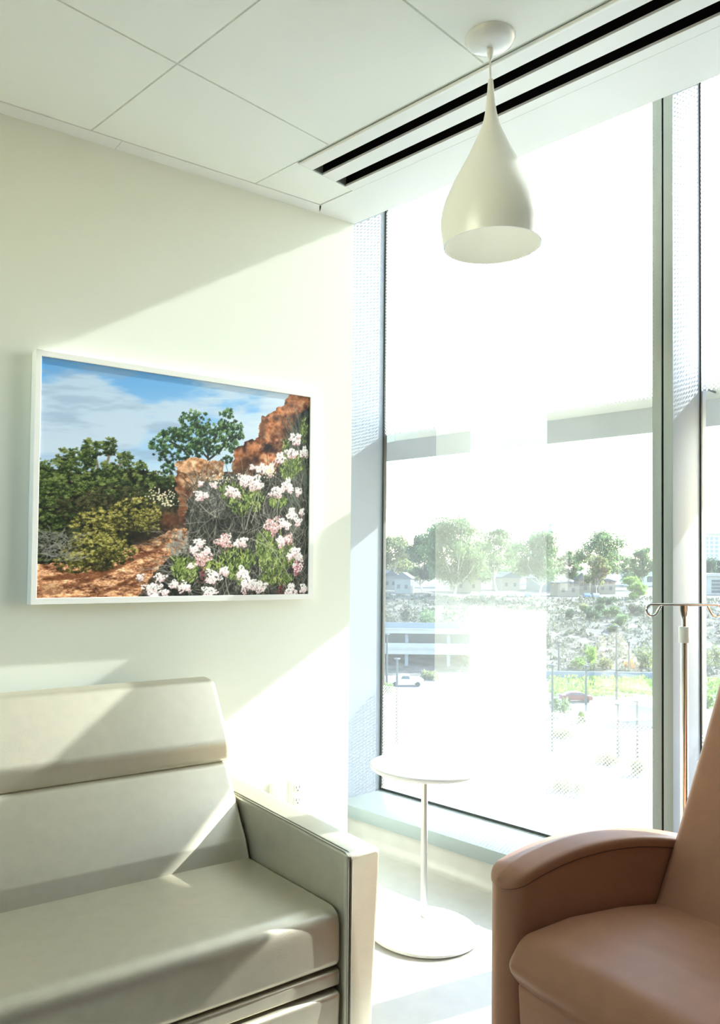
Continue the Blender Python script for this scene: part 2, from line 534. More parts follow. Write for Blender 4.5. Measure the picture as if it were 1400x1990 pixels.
# ------------------------------------------------------------------ pendant lamp
PB = Vector((1.762, 1.158, 0))
pen = empty('pendant_lamp', (PB.x, PB.y, ZC)); tag(pen, 'white teardrop pendant lamp hanging from a round ceiling canopy', 'lamp')
rt = Vector((R2.y, -R2.x, 0)).normalized()
K = (rt.x * -0.006, rt.y * -0.006)        # very slight lean of the hanging shade
bm = bmesh.new()
lathe(bm, [(0.0, -0.030), (0.012, -0.030), (0.030, -0.0275), (0.050, -0.021), (0.062, -0.012), (0.0655, -0.004), (0.0655, 0.0)], 56)
finish('canopy', bm, M_CANOPY, pen, sharp=60)
bm = bmesh.new()
lathe(bm, [(0.0035, -0.062), (0.0055, -0.056), (0.0085, -0.043), (0.0085, -0.032), (0.006, -0.028)], 20)
finish('cord_grip', bm, M_LAMP, pen)
bm = bmesh.new()
tube(bm, [(0, 0, -0.05), (0.0005, -0.0005, -0.09), (0.0012, -0.0012, -0.118)], 0.0027, 10)
finish('cord', bm, M_LAMP, pen)


def zpx(y): return 2.627 - 0.00138 * (y - 155) - ZC


bm = bmesh.new()
lathe(bm, [(0.003, zpx(154)), (0.0064, zpx(155)), (0.0068, zpx(157)), (0.0096, zpx(182.6))], 32, tilt=(-0.011, 0.0106))
finish('collar', bm, M_LAMP, pen)
SP = [(183, .0101), (200, .0118), (216, .0145), (239, .0210), (253, .0282), (268, .0372), (287, .050), (307, .0625), (333, .0832), (359, .1025), (385, .1190), (398, .1255), (412, .1305), (427, .1332), (440, .1332), (451, .1316), (464, .1293), (478, .1258)]
out_ = [(r, zpx(y)) for y, r in SP]
inn_ = [(max(r - 0.0035, 0.004), zpx(y) + (0.0 if k else -0.004)) for k, (y, r) in enumerate(SP)][::-1]
bm = bmesh.new()
ring = out_ + inn_


def smooth_prof(P, it=3):
    for _ in range(it):
        Q = [P[0]]
        for a, b in zip(P[:-1], P[1:]):
            Q.append(((a[0] + b[0]) / 2, (a[1] + b[1]) / 2)); Q.append(b)
        P = Q
    for _ in range(8):
        P = [P[0]] + [((P[i - 1][0] + 2 * P[i][0] + P[i + 1][0]) / 4, (P[i - 1][1] + 2 * P[i][1] + P[i + 1][1]) / 4) for i in range(1, len(P) - 1)] + [P[-1]]
    return P


lathe(bm, smooth_prof(out_) + smooth_prof(inn_), 72, tilt=(-0.0105, 0.0101))
bm.faces.ensure_lookup_table()
n_o = len(smooth_prof(out_))
for f in bm.faces:
    c_ = f.calc_center_median(); rr = math.hypot(c_.x + 0.0105 * c_.z, c_.y - 0.0101 * c_.z)
    f.material_index = 1 if (f.index // 72) >= n_o else 0
finish('shade', bm, [M_LAMP, M_FRAME_IN], pen, sharp=50)
bm = bmesh.new()
lathe(bm, [(0.0, zpx(300)), (0.018, zpx(300)), (0.018, zpx(255)), (0.0, zpx(255))], 20, tilt=(-0.0105, 0.0101))
finish('socket', bm, M_PLASTIC, pen)
bm = bmesh.new()
lathe(bm, [(0.0, zpx(372)), (0.012, zpx(370)), (0.026, zpx(355)), (0.030, zpx(338)), (0.024, zpx(320)), (0.014, zpx(304)), (0.013, zpx(298)), (0.0, zpx(298))], 20, tilt=(-0.0105, 0.0101))
finish('fill_bulb', bm, M_FILL_BULB, pen)  # unseen bulb, added to light the shade from within

# ------------------------------------------------------------------ wall outlets
OR = TH


def on_wall(name, u, z, label, cat):
    p = wp(u, 0.0, z)
    e = empty(name, p, TH)
    return tag(e, label, cat)


ol = on_wall('wall_outlet', -0.078, 0.448, 'white duplex wall outlet above the sofa arm', 'outlet')
bm = bmesh.new(); box(bm, (-0.036, -0.007, -0.058), (0.036, 0.0, 0.058), 0.003); finish('cover_plate', bm, M_OUT, ol)
for dz in (-0.024, 0.024):
    bm = bmesh.new(); box(bm, (-0.017, -0.0095, dz - 0.015), (0.017, -0.006, dz + 0.015), 0.002)
    s = finish('receptacle', bm, M_OUT, ol)
    bm = bmesh.new()
    for dx in (-0.007, 0.007): box(bm, (dx - 0.001, -0.0099, dz - 0.001), (dx + 0.001, -0.0093, dz + 0.008))
    box(bm, (-0.002, -0.0099, dz - 0.011), (0.002, -0.0093, dz - 0.007))
    finish('slot_hole', bm, M_RUB, s)
ol2 = on_wall('data_plate', -0.168, 0.452, 'small white wall plate left of the duplex outlet', 'wall plate')
bm = bmesh.new(); box(bm, (-0.034, -0.012, -0.056), (0.034, 0.0, 0.056), 0.004); finish('cover_plate', bm, M_OUT, ol2)
bm = bmesh.new(); box(bm, (-0.012, -0.0135, -0.012), (0.012, -0.011, 0.012), 0.001); finish('jack', bm, M_OUT, ol2)
# ------------------------------------------------------------------ framed landscape photograph
pic = empty('framed_photograph', wp(-0.5735, 0, 1.60), TH)
tag(pic, 'white-framed landscape photograph of rocks, pines and pale flowers on the wall', 'picture')
fo = (-1.110 + .5735, -0.042 + .5735, 1.200 - 1.6, 2.003 - 1.6)
fi = (-1.0915 + .5735, -0.064 + .5735, 1.2205 - 1.6, 1.983 - 1.6)


def rect(r, n): return [(r[0], -n, r[2]), (r[1], -n, r[2]), (r[1], -n, r[3]), (r[0], -n, r[3])]


bm = bmesh.new()
loft(bm, [rect(fo, 0.001), rect(fo, 0.0435), rect((fo[0] + .001, fo[1] - .001, fo[2] + .001, fo[3] - .001), 0.045), rect((fi[0] - .001, fi[1] + .001, fi[2] - .001, fi[3] + .001), 0.045), rect(fi, 0.044), rect(fi, 0.037), rect(fi, 0.004), ], cap=False)
finish('picture_frame', bm, M_FRAME, pic)


def paint():
    rs = np.random.RandomState(11)
    S = 0.5
    H, W = 630, 700
    yy, xx = np.mgrid[0:H, 0:W]
    X = xx / S; Y = yy / S
    img = np.zeros((H, W, 3))

    def noise(sx, sy, seed):
        r = np.random.RandomState(seed)
        gy, gx = int(H / sy) + 3, int(W / sx) + 3
        G = r.rand(gy, gx)
        fy = yy / sy; fx = xx / sx
        iy = fy.astype(int); ix = fx.astype(int)
        ty = fy - iy; tx = fx - ix
        ty = ty * ty * (3 - 2 * ty); tx = tx * tx * (3 - 2 * tx)
        return (G[iy, ix] * (1 - tx) + G[iy, ix + 1] * tx) * (1 - ty) + (G[iy + 1, ix] * (1 - tx) + G[iy + 1, ix + 1] * tx) * ty

    def fbm(sx, sy, seed, o=4):
        v = 0; a = 1; t = 0
        for k in range(o):
            v = v + a * noise(max(sx / 2 ** k, 1.2), max(sy / 2 ** k, 1.2), seed + k); t += a; a *= .55
        return v / t

    def c(r, g, b): return np.array([r, g, b]) / 255.0

    def mix(mask, col):
        nonlocal img
        img = img * (1 - mask[..., None]) + np.asarray(col) * mask[..., None]

    def sst(a, b, v):
        t = np.clip((v - a) / (b - a), 0, 1); return t * t * (3 - 2 * t)

    # sky
    t = np.clip((Y - 60) / 520, 0, 1)
    img = c(84, 150, 214) * (1 - t[..., None]) + c(176, 208, 234) * t[..., None]
    cl = fbm(120, 45, 3, 5)
    d = (X * 0.35 + Y)
    m1 = sst(.36, .62, cl + .30 * np.exp(-((d - 420) / 150) ** 2) - .45 * np.exp(-(((X - 520) / 190) ** 2 + ((Y - 205) / 80) ** 2)) - .15 * np.exp(-(((X - 300) / 120) ** 2 + ((Y - 120) / 50) ** 2)))
    mix(m1 * .8, c(196, 208, 224))
    m2 = sst(.5, .75, fbm(90, 24, 9, 4) + .15 * np.exp(-(((X - 180) / 160) ** 2 + ((Y - 330) / 120) ** 2)))
    mix(m2 * .55 * (X < 620), c(142, 164, 196))
    m3 = sst(.45, .8, fbm(150, 14, 15, 3) + .2 * sst(600, 900, X))
    mix(m3 * .6 * sst(560, 760, X), c(206, 220, 232))
    # distant low gap at left
    def poly(P):
        P = np.array(P, float)
        ins = np.zeros((H, W), bool)
        n = len(P)
        wob = (fbm(14, 14, 40, 3) - .5) * 26
        Xw = X + wob; Yw = Y + (fbm(12, 12, 47, 3) - .5) * 26
        for i in range(n):
            x0, y0 = P[i - 1]; x1, y1 = P[i]
            cnd = (y0 > Yw) != (y1 > Yw)
            with np.errstate(divide='ignore', invalid='ignore'):
                xi = (x1 - x0) * (Yw - y0) / (y1 - y0 + 1e-9) + x0
            ins ^= cnd & (Xw < xi)
        return ins.astype(float)

    def disc(x, y, r, col, a=1.0, sq=1.0):
        nonlocal img
        x *= S; y *= S; r = max(r * S, .7)
        x0, x1 = int(max(x - r - 1, 0)), int(min(x + r + 2, W)); y0, y1 = int(max(y - r - 1, 0)), int(min(y + r + 2, H))
        if x0 >= x1 or y0 >= y1: return
        sx = xx[y0:y1, x0:x1]; sy = yy[y0:y1, x0:x1]
        k = np.clip((r + .5 - np.hypot(sx - x, (sy - y) / sq)), 0, 1) * a
        img[y0:y1, x0:x1] = img[y0:y1, x0:x1] * (1 - k[..., None]) + np.asarray(col) * k[..., None]

    def line(x0, y0, x1, y1, r, col, a=1.0, bend=0.0):
        L_ = math.hypot(x1 - x0, y1 - y0); n = max(int(L_ * S / 1.0), 2)
        for i in range(n + 1):
            q = i / n; o = bend * math.sin(PI * q)
            disc(x0 + (x1 - x0) * q - (y1 - y0) / L_ * o, y0 + (y1 - y0) * q + (x1 - x0) / L_ * o, r, col, a)

    def leaves(cx, cy, rx, ry, n, cols, r0=3, r1=7, a=1.0, style='tuft'):
        """tufts of short radiating strokes, darker below and inside"""
        nt_ = max(int(n * .42), 3); K = len(cols)
        for _ in range(nt_):
            an = rs.rand() * 2 * PI; q = rs.rand() ** .6 * 1.12
            x = cx + rx * q * math.cos(an); y = cy + ry * q * math.sin(an)
            base_l = .40 - .30 * (y - cy) / ry + rs.randn() * .22
            L_ = (r0 + r1) * .8 * (.7 + .7 * rs.rand())
            kd = int(np.clip((base_l - .28) * K, 0, K - 1))
            disc(x, y, L_ * .62, cols[kd], a * .75)
            for _s in range(9):
                al = -PI / 2 + rs.randn() * 1.15
                k = int(np.clip((base_l + rs.randn() * .20 + (.12 if math.sin(al) < 0 else -.1)) * K, 0, K - 1))
                line(x, y, x + L_ * math.cos(al), y + L_ * math.sin(al), .75, cols[k], a)

    # centre pine
    PG = [c(20, 34, 24), c(28, 50, 32), c(42, 70, 42), c(66, 98, 58), c(120, 148, 96)]
    for p in ((735, 535, 700, 430), (735, 535, 850, 420), (735, 535, 790, 470), (735, 530, 640, 470), (650, 530, 560, 450)):
        line(*p, 4, c(44, 38, 30), 1, 10)
    for cx, cy, rx, ry, n in ((640, 350, 35, 40, 130), (690, 365, 45, 50, 200), (600, 410, 55, 40, 190), (540, 440, 40, 40, 120), (515, 480, 38, 40, 110), (650, 440, 70, 55, 330), (720, 440, 50, 60, 220), (560, 510, 50, 40, 140), (640, 500, 60, 35, 170), (820, 350, 40, 45, 160), (780, 400, 50, 45, 200), (860, 390, 42, 45, 150), (880, 420, 32, 30, 80), (800, 450, 70, 40, 190), (850, 470, 40, 30, 80), (830, 520, 30, 40, 70), (560, 575, 40, 30, 70), (760, 490, 40, 25, 70)):
        leaves(cx, cy, rx, ry, int(n * .62), PG, 3, 7.5)
    # right rock
    R1m = poly([(852, 620), (858, 530), (872, 478), (930, 452), (992, 440), (1008, 345), (1080, 312), (1140, 288), (1176, 238), (1230, 240), (1330, 255), (1330, 640), (880, 660)])
    n1 = fbm(26, 20, 60, 5); n2 = fbm(9, 7, 70, 3)
    rock = c(122, 74, 48) + (n1[..., None] - .5) * 1.5 * c(235, 160, 110) + (n2[..., None] - .5) * .75
    rock = np.clip(rock, .07, .86)
    img = np.where(R1m[..., None] > .5, rock, img)
    for x, y, rx, ry in ((1165, 425, 60, 38), (940, 545, 60, 45), (1100, 350, 35, 16), (900, 590, 60, 40), (1090, 500, 60, 12), (1250, 390, 60, 90), (1020, 400, 25, 50)):
        mix(np.exp(-(((X - x) / rx) ** 2 + ((Y - y) / ry) ** 2)) * .7 * R1m, c(38, 24, 18))
    for x, y, rx, ry in ((1170, 310, 60, 40), (1220, 270, 60, 20), (960, 490, 30, 30), (1150, 370, 40, 16), (890, 510, 22, 40), (1080, 400, 50, 25)):
        mix(np.exp(-(((X - x) / rx) ** 2 + ((Y - y) / ry) ** 2)) * .55 * R1m * (.5 + n2), c(204, 130, 82))
    # middle rock
    R2m = poly([(590, 545), (640, 535), (690, 524), (750, 540), (815, 546), (822, 640), (700, 660), (690, 740), (610, 800), (575, 700), (552, 660), (592, 600)])
    rk = c(190, 142, 106) + (n1[..., None] - .45) * .95 * c(230, 190, 150) + (n2[..., None] - .5) * .75
    img = np.where(R2m[..., None] > .5, np.clip(rk, .1, .93), img)
    mix(R2m * sst(610, 720, Y) * .55, c(96, 52, 34))
    for x, y, rx, ry in ((660, 600, 18, 12), (720, 590, 14, 10), (640, 690, 18, 34), (600, 650, 16, 20), (770, 590, 20, 8)):
        mix(np.exp(-(((X - x) / rx) ** 2 + ((Y - y) / ry) ** 2)) * .7 * R2m, c(70, 38, 24))
    # base under everything below the skyline
    base_m = poly([(560, 640), (700, 600), (860, 590), (1330, 560), (1330, 1200), (60, 1200), (60, 760), (560, 800)])
    bs = c(64, 52, 40) + (fbm(9, 7, 33, 3)[..., None] - .5) * .5
    img = np.where((base_m[..., None] > .5) & (R1m[..., None] < .5) & (R2m[..., None] < .5), np.clip(bs, .05, .6), img)
    # left brush mass and dirt slope
    Lm = poly([(60, 560), (110, 575), (150, 590), (240, 600), (330, 600), (430, 575), (520, 610), (575, 615), (600, 700), (610, 820), (520, 860), (430, 900), (380, 1000), (60, 1010)])
    lv = c(34, 40, 24) + (fbm(7, 7, 90, 3)[..., None] - .5) * 1.0 * c(150, 150, 90) + (fbm(40, 40, 95, 3)[..., None] - .5) * .25
    img = np.where(Lm[..., None] > .5, np.clip(lv, .05, .7), img)
    Dm = poly([(60, 1020), (180, 1005), (300, 1050), (400, 940), (470, 915), (600, 850), (660, 850), (640, 960), (560, 1000), (480, 1090), (430, 1190), (60, 1190)])
    dt = c(178, 126, 92) + (fbm(16, 6, 120, 5)[..., None] - .5) * 1.35 * c(230, 195, 160) + (fbm(3, 2, 126, 2)[..., None] - .5) * .6
    img = np.where(Dm[..., None] > .5, np.clip(dt, .12, .92), img)
    for a in ((120, 1080, 330, 1040, 12), (230, 1100, 420, 990, 10), (300, 1150, 520, 1010, 9), (90, 1130, 230, 1100, 8), (400, 1000, 540, 930, 10)):
        line(a[0], a[1], a[2], a[3], a[4], c(96, 52, 30), .10, 6)
    leaves(145, 1130, 26, 20, 60, [c(150, 104, 74), c(198, 150, 112), c(214, 170, 130)], 4, 9)
    mix(np.exp(-(((X - 560) / 90) ** 2 + ((Y - 810) / 40) ** 2)) * .8, c(106, 58, 40))
    mix(np.exp(-(((X - 450) / 70) ** 2 + ((Y - 880) / 45) ** 2)) * .85, c(24, 22, 18))
    # left pines
    for p in ((290, 640, 270, 500), (290, 640, 330, 490), (290, 640, 380, 540), (200, 640, 180, 540)):
        line(*p, 4, c(120, 108, 92), 1, 5)
    LG = [c(20, 30, 16), c(38, 54, 28), c(56, 74, 36), c(84, 100, 50), c(126, 136, 76)]
    for cx, cy, rx, ry, n in ((265, 495, 30, 48, 170), (325, 485, 26, 42, 140), (245, 540, 30, 40, 120), (190, 540, 40, 50, 190), (170, 590, 60, 45, 230), (385, 530, 26, 28, 80), (350, 580, 50, 40, 170), (440, 590, 35, 40, 130), (100, 570, 22, 30, 60), (300, 600, 60, 40, 170), (520, 630, 50, 35, 140), (120, 660, 60, 60, 250), (240, 680, 120, 80, 550), (140, 760, 80, 70, 300), (400, 680, 90, 70, 330), (120, 860, 60, 70, 220), (560, 640, 30, 25, 60)):
        leaves(cx, cy, rx, ry, int(n * .8), LG, 3, 7.5)
    for cx, cy, rx, ry, n in ((360, 720, 140, 50, 300), (260, 760, 110, 60, 260)):
        leaves(cx, cy, rx, ry, n, [c(26, 30, 18), c(44, 48, 28), c(66, 64, 40), c(92, 86, 58)], 3, 7)
    # olive bushes
    OB = [c(34, 34, 18), c(66, 66, 30), c(104, 100, 46), c(146, 138, 66), c(190, 178, 104)]
    for cx, cy, rx, ry, n in ((300, 850, 90, 80, 620), (280, 960, 100, 80, 700), (220, 1010, 70, 40, 250), (430, 790, 90, 70, 420), (470, 830, 50, 50, 200), (370, 960, 60, 50, 200)):
        leaves(cx, cy, rx, ry, n, OB, 2.5, 6)
    for _ in range(110):
        x = 100 + rs.rand() * 100; y = 880 + rs.rand() * 120
        an = rs.rand() * PI; l = 20 + rs.rand() * 60
        line(x, y, x + l * math.cos(an), y - l * math.sin(an) * .7, 1.2, c(150, 148, 142) * (.6 + .5 * rs.rand()), .8, 6)
    # right hand brush
    Bm = poly([(640, 720), (720, 640), (860, 600), (960, 620), (1100, 600), (1150, 470), (1240, 330), (1330, 300), (1330, 1200), (430, 1200), (500, 1100), (560, 990), (650, 920), (640, 800)])
    bv = c(34, 37, 33) + (fbm(9, 12, 140, 3)[..., None] - .5) * .42 + (fbm(60, 50, 146, 3)[..., None] - .5) * .22
    bv = bv + (np.exp(-(((X - 760) / 130) ** 2 + ((Y - 700) / 90) ** 2)) * .26)[..., None]
    img = np.where(Bm[..., None] > .5, np.clip(bv, .05, .62), img)
    mix(np.exp(-(((X - 900) / 130) ** 2 + ((Y - 870) / 70) ** 2)) * .6, c(22, 24, 22))
    mix(np.exp(-(((X - 1270) / 60) ** 2 + ((Y - 850) / 330) ** 2)) * .45, c(26, 34, 32))
    for _ in range(1700):
        x = 620 + rs.rand() * 700; y = 620 + rs.rand() * 550
        if x < 640 + (y - 620) * -.1: continue
        an = PI / 2 + rs.randn() * .75; l = 25 + rs.rand() * 95
        g_ = .30 + .46 * rs.rand()
        line(x, y, x + l * math.cos(an), y - l * math.sin(an), .5 + .6 * rs.rand(), np.array([g_, g_ * .98, g_ * .9]) * (1 if rs.rand() < .6 else .35), .6, rs.randn() * 10)
    for _ in range(170):
        x = 1180 + rs.rand() * 130; y = 420 + rs.rand() * 480
        line(x, y, x - 20 - rs.rand() * 60, y - 60 - rs.rand() * 110, 1.0, c(150, 160, 140) * (.5 + .5 * rs.rand()), .55, rs.randn() * 8)
    for _ in range(90):
        x = 520 + rs.rand() * 140; y = 860 + rs.rand() * 240
        an = rs.rand() * PI; l = 30 + rs.rand() * 80
        line(x, y, x + l * math.cos(an), y - l * math.sin(an) * .6, 1.3, c(176, 168, 158) * (.55 + .45 * rs.rand()), .7, 8)
    leaves(610, 930, 40, 60, 160, [c(110, 108, 100), c(150, 146, 138), c(186, 180, 172)], 3, 7, .55)
    # green tufts
    GT = [c(36, 50, 26), c(60, 78, 38), c(90, 110, 52), c(124, 142, 74), c(172, 184, 112)]
    for cx, cy, rx, ry, n in ((860, 1010, 60, 80, 220), (900, 1060, 50, 60, 140), (950, 1000, 40, 40, 110), (1040, 940, 50, 70, 220), (1090, 1000, 90, 70, 320), (1170, 980, 50, 70, 150), (640, 1050, 60, 60, 190), (610, 1020, 30, 40, 80), (980, 720, 50, 60, 150), (900, 740, 50, 60, 120), (850, 690, 60, 50, 110), (1180, 590, 60, 50, 170), (1240, 560, 40, 40, 90), (1110, 740, 60, 25, 110), (1270, 420, 26, 60, 90), (1160, 510, 30, 60, 80), (1110, 1090, 100, 30, 150), (760, 1030, 60, 30, 90)):
        for _ in range(n):
            an = rs.rand() * 2 * PI; q = math.sqrt(rs.rand())
            x = cx + rx * q * math.cos(an); y = cy + ry * q * math.sin(an)
            k = int(np.clip((.55 + rs.randn() * .3) * 5, 0, 4))
            line(x, y, x + rs.randn() * 9, y - 6 - rs.rand() * 14, 1.6 + rs.rand() * 1.6, GT[k], .9)
    # stems and pale twigs
    for p in ((1085, 870, 1060, 960), (1120, 880, 1150, 990), (930, 860, 990, 690), (1030, 790, 1060, 690), (960, 830, 1000, 640), (700, 960, 790, 1010), (780, 800, 700, 740), (860, 1180, 830, 1080), (1000, 860, 1200, 1090), (960, 900, 1110, 960), (1230, 850, 1240, 960), (1130, 700, 1110, 820)):
        line(*p, 2.0, c(170, 166, 150), .8, rs.randn() * 10)
    for p in ((1090, 890, 1070, 950), (1130, 850, 1140, 940), (720, 990, 800, 1030), (900, 930, 920, 1000)):
        line(*p, 2.6, c(150, 160, 70), .9)
    # flower heads
    FW0 = [(700, 920, 26), (675, 950, 22), (735, 960, 24), (712, 995, 34), (500, 1128, 34), (530, 1078, 24), (590, 1110, 22), (635, 1122, 28), (550, 1146, 18), (505, 1155, 20), (750, 1145, 32), (768, 1075, 36), (822, 1050, 24), (822, 910, 38), (885, 925, 16), (915, 915, 26), (918, 1060, 32), (950, 1110, 44), (1020, 1122, 32), (1085, 842, 44), (1145, 832, 26), (1172, 845, 20), (1200, 792, 30), (1240, 826, 24), (1140, 915, 30), (1180, 905, 26), (1190, 985, 20), (1222, 965, 28), (1250, 990, 24), (1240, 1035, 32), (1200, 1137, 32), (1283, 1132, 24), (1080, 695, 20), (1115, 688, 32), (1168, 662, 34), (1190, 680, 18), (1240, 690, 22), (1262, 785, 18), (920, 630, 34), (965, 640, 40), (1000, 655, 26), (850, 680, 28), (880, 695, 22), (1010, 580, 26), (1060, 585, 32), (962, 572, 14), (1200, 440, 20), (1225, 455, 26), (1240, 438, 14), (1125, 535, 30), (1185, 512, 26), (1215, 515, 20), (1275, 512, 28), (765, 650, 18), (700, 700, 26), (700, 645, 14), (450, 1074, 16), (660, 1025, 14), (730, 700, 14)]
    FW = []
    for x, y, r in FW0:
        FW.append((x, y, r))
    pinkish = {(1240, 1035), (1180, 905), (822, 910), (712, 995), (1085, 842)}
    for x, y, r in FW:
        pk = (x, y) in pinkish
        leaves(x, y + r * .25, r * 1.02, r * .9, int(r * 1.2), [c(96, 66, 66) if pk else c(112, 100, 90)], 3, 5, .8)
        n = int(r * r * .22) + 16
        for _ in range(n):
            an = rs.rand() * 2 * PI; q = math.sqrt(rs.rand())
            lob = 1 + .28 * math.sin(3 * an + x) + .2 * math.sin(5 * an + y)
            fx = x + r * q * lob * math.cos(an); fy = y + r * .85 * q * lob * math.sin(an)
            lit = .62 - .45 * (fy - y) / r + rs.randn() * .2
            if lit > .5: col = c(248, 240, 240)
            elif lit > .2: col = c(228, 206, 208)
            else: col = c(196, 150, 156)
            if pk and rs.rand() < .5: col = c(178, 92, 104) if y > 1000 else c(206, 150, 146)
            disc(fx, fy, 1.5 + rs.rand() * 2.6, col, .95)
    for x, y, rx, ry, n in ((530, 700, 60, 30, 60), (560, 735, 30, 20, 24), (1060, 590, 40, 26, 50), (800, 620, 70, 30, 30)):
        for _ in range(n):
            disc(x + rs.randn() * rx * .5, y + rs.randn() * ry * .5, 3.5, c(236, 222, 190), .9)
    for _ in range(26):
        disc(1135 + rs.randn() * 12, 1138 + rs.randn() * 14, 3.5, c(120, 44, 54), .9)
        disc(720 + rs.randn() * 10, 1060 + rs.randn() * 18, 3.2, c(150, 70, 78), .8)
    return np.clip(img, 0, 1)


def picture_mesh():
    img = paint()
    nx, ny = 600, 460
    s = np.linspace(0, 1, nx)[None, :].repeat(ny, 0)
    t = np.linspace(0, 1, ny)[:, None].repeat(nx, 1)
    q = s / (1.2185 - .2185 * s)
    cx = 95 + q * 1216
    top = 76 + 185 * q; bot = 1167 - 10 * q
    cy = top + t * (bot - top)
    fx = np.clip(cx * .5, 0, 698.9); fy = np.clip(cy * .5, 0, 628.9)
    ix = fx.astype(int); iy = fy.astype(int); tx = (fx - ix)[..., None]; ty = (fy - iy)[..., None]
    c_ = (img[iy, ix] * (1 - tx) + img[iy, ix + 1] * tx) * (1 - ty) + (img[iy + 1, ix] * (1 - tx) + img[iy + 1, ix + 1] * tx) * ty
    c_ = np.clip(c_ * 1.05, 0, 1)
    c_ = np.where(c_ <= .04045, c_ / 12.92, ((c_ + .055) / 1.055) ** 2.4)
    x0, x1, z0, z1 = fi[0] - .001, fi[1] + .001, fi[2] - .001, fi[3] + .001
    P = np.stack([x0 + s * (x1 - x0), np.full_like(s, -0.0395), z1 - t * (z1 - z0)], -1).reshape(-1, 3)
    idx = np.arange(nx * ny).reshape(ny, nx)
    F = np.stack([idx[1:, :-1], idx[1:, 1:], idx[:-1, 1:], idx[:-1, :-1]], -1).reshape(-1, 4)
    me = bpy.data.meshes.new('print')
    me.vertices.add(len(P)); me.vertices.foreach_set('co', P.ravel())
    me.loops.add(F.size); me.loops.foreach_set('vertex_index', F.ravel().astype(np.int32))
    me.polygons.add(len(F)); me.polygons.foreach_set('loop_start', np.arange(0, F.size, 4, dtype=np.int32))
    me.update(calc_edges=True)
    at = me.color_attributes.new('print_ink', 'FLOAT_COLOR', 'POINT')
    at.data.foreach_set('color', np.concatenate([c_.reshape(-1, 3), np.ones((nx * ny, 1))], 1).astype(np.float32).ravel())
    M = mat('photographic_print', (1, 1, 1, 1), 0.45, spec=0.3)
    n = M.node_tree.nodes.new('ShaderNodeVertexColor'); n.layer_name = 'print_ink'
    M.node_tree.links.new(n.outputs['Color'], M.node_tree.nodes['Principled BSDF'].inputs['Base Color'])
    me.materials.append(M)
    o = bpy.data.objects.new('print', me); COL.objects.link(o); o.parent = pic
    o['label'] = 'colour photograph of a rocky hillside with pines, scrub and white flowers'


picture_mesh()
# ------------------------------------------------------------------ sofa
SU0, SU1 = -2.30, -0.552                      # inner faces of the two arms
sofa = empty('sofa', wp(-1.426, 0.5, 0), TH)
tag(sofa, 'greige vinyl sofa with square arms standing against the picture wall', 'sofa')


def sf(u, n, z): return (u + 1.426, 0.5 - n, z)


def arm(side):
    bm = bmesh.new()
    if side > 0: inn, out_t, out_b = SU1 + .002, -0.437, -0.463
    else: inn, out_t, out_b = SU0 - .002, -2.415, -2.389
    rings = []
    r = 0.016
    n0, n1 = 0.035, 0.948
    st = [(n0 + r * (1 - math.cos(a)), r * (1 - math.sin(a))) for a in (0, .5, 1.0, PI / 2)]
    st += [(n1 - r * (1 - math.cos(a)), r * (1 - math.sin(a))) for a in (PI / 2, 1.0, .5, 0)]
    for n, ins in st:
        zt = 0.608 + (0.600 - 0.608) * (n - n0) / (n1 - n0)
        P = fillet([(inn, 0.05), (out_b, 0.05), (out_t, zt), (inn, zt)], [0.006, 0.006, 0.02, 0.007], 5)
        P = inset_poly(P, ins * .8)
        rings.append([sf(p[0], n, p[1]) for p in P])
    loft(bm, rings)
    a = finish('armrest', bm, M_SOFA, sofa)
    # twin seam along the inner top edge and down the front
    bm = bmesh.new()
    s = 1 if side > 0 else -1
    for off in (0.005, 0.016):
        tube(bm, [sf(inn + s * off, 0.05, 0.6092), sf(inn + s * off, 0.930, 0.6012), sf(inn + s * off, 0.943, 0.594), sf(inn + s * off, 0.9478, 0.585), sf(inn + s * off * .9, 0.9478, 0.06)], 0.0014, 6)
    o = finish('seam', bm, M_SEAM, a); o['label'] = 'double stitched seam'
    uu = (inn + out_b) / 2
    for n in (0.12, 0.86):
        bm = bmesh.new()
        box(bm, sf(uu - .02, n + .03, 0.0), sf(uu + .02, n - .03, 0.052), 0.003)
        finish('foot', bm, M_RUB, a)
    return a


arm(1); arm(-1)
# seat cushion (one long cushion)
P = fillet([(0.40, 0.325), (0.936, 0.318), (0.934, 0.465), (0.40, 0.447)], [0.02, 0.022, 0.052, 0.02], 8)
bm = bmesh.new()
pillow(bm, P, SU0 + .002, SU1 - .001, 0.019, lambda u, a, b: sf(u, a, b), 6, 7, 0.004)
finish('seat_cushion', bm, M_SOFA, sofa)
# lower back
P = fillet([(0.08, 0.36), (0.500, 0.40), (0.455, 0.50), (0.325, 0.700), (0.16, 0.715)], [0.02, 0.02, 0.05, 0.028, 0.02], 8)
bm = bmesh.new()
pillow(bm, P, SU0 + .003, SU1 - .004, 0.018, lambda u, a, b: sf(u, a, b), 6, 5, 0.0)
finish('back_cushion', bm, M_SOFA, sofa)
# upper back roll
P = fillet([(0.075, 0.690), (0.315, 0.700), (0.318, 0.765), (0.205, 0.948), (0.130, 0.955)], [0.02, 0.022, 0.05, 0.034, 0.03], 8)
bm = bmesh.new()
pillow(bm, P, SU0 + .008, SU1 + .010, 0.021, lambda u, a, b: sf(u, a, b), 6, 5, 0.0)
finish('headrest_cushion', bm, M_SOFA, sofa)
bm = bmesh.new()
P = fillet([(0.03, 0.10), (0.14, 0.10), (0.165, 0.80), (0.10, 0.92), (0.045, 0.92)], 0.012, 4)
pillow(bm, P, SU0 - .0, SU1 + .0, 0.008, lambda u, a, b: sf(u, a, b), 3, 1)
finish('back_frame', bm, M_SOFA, sofa)
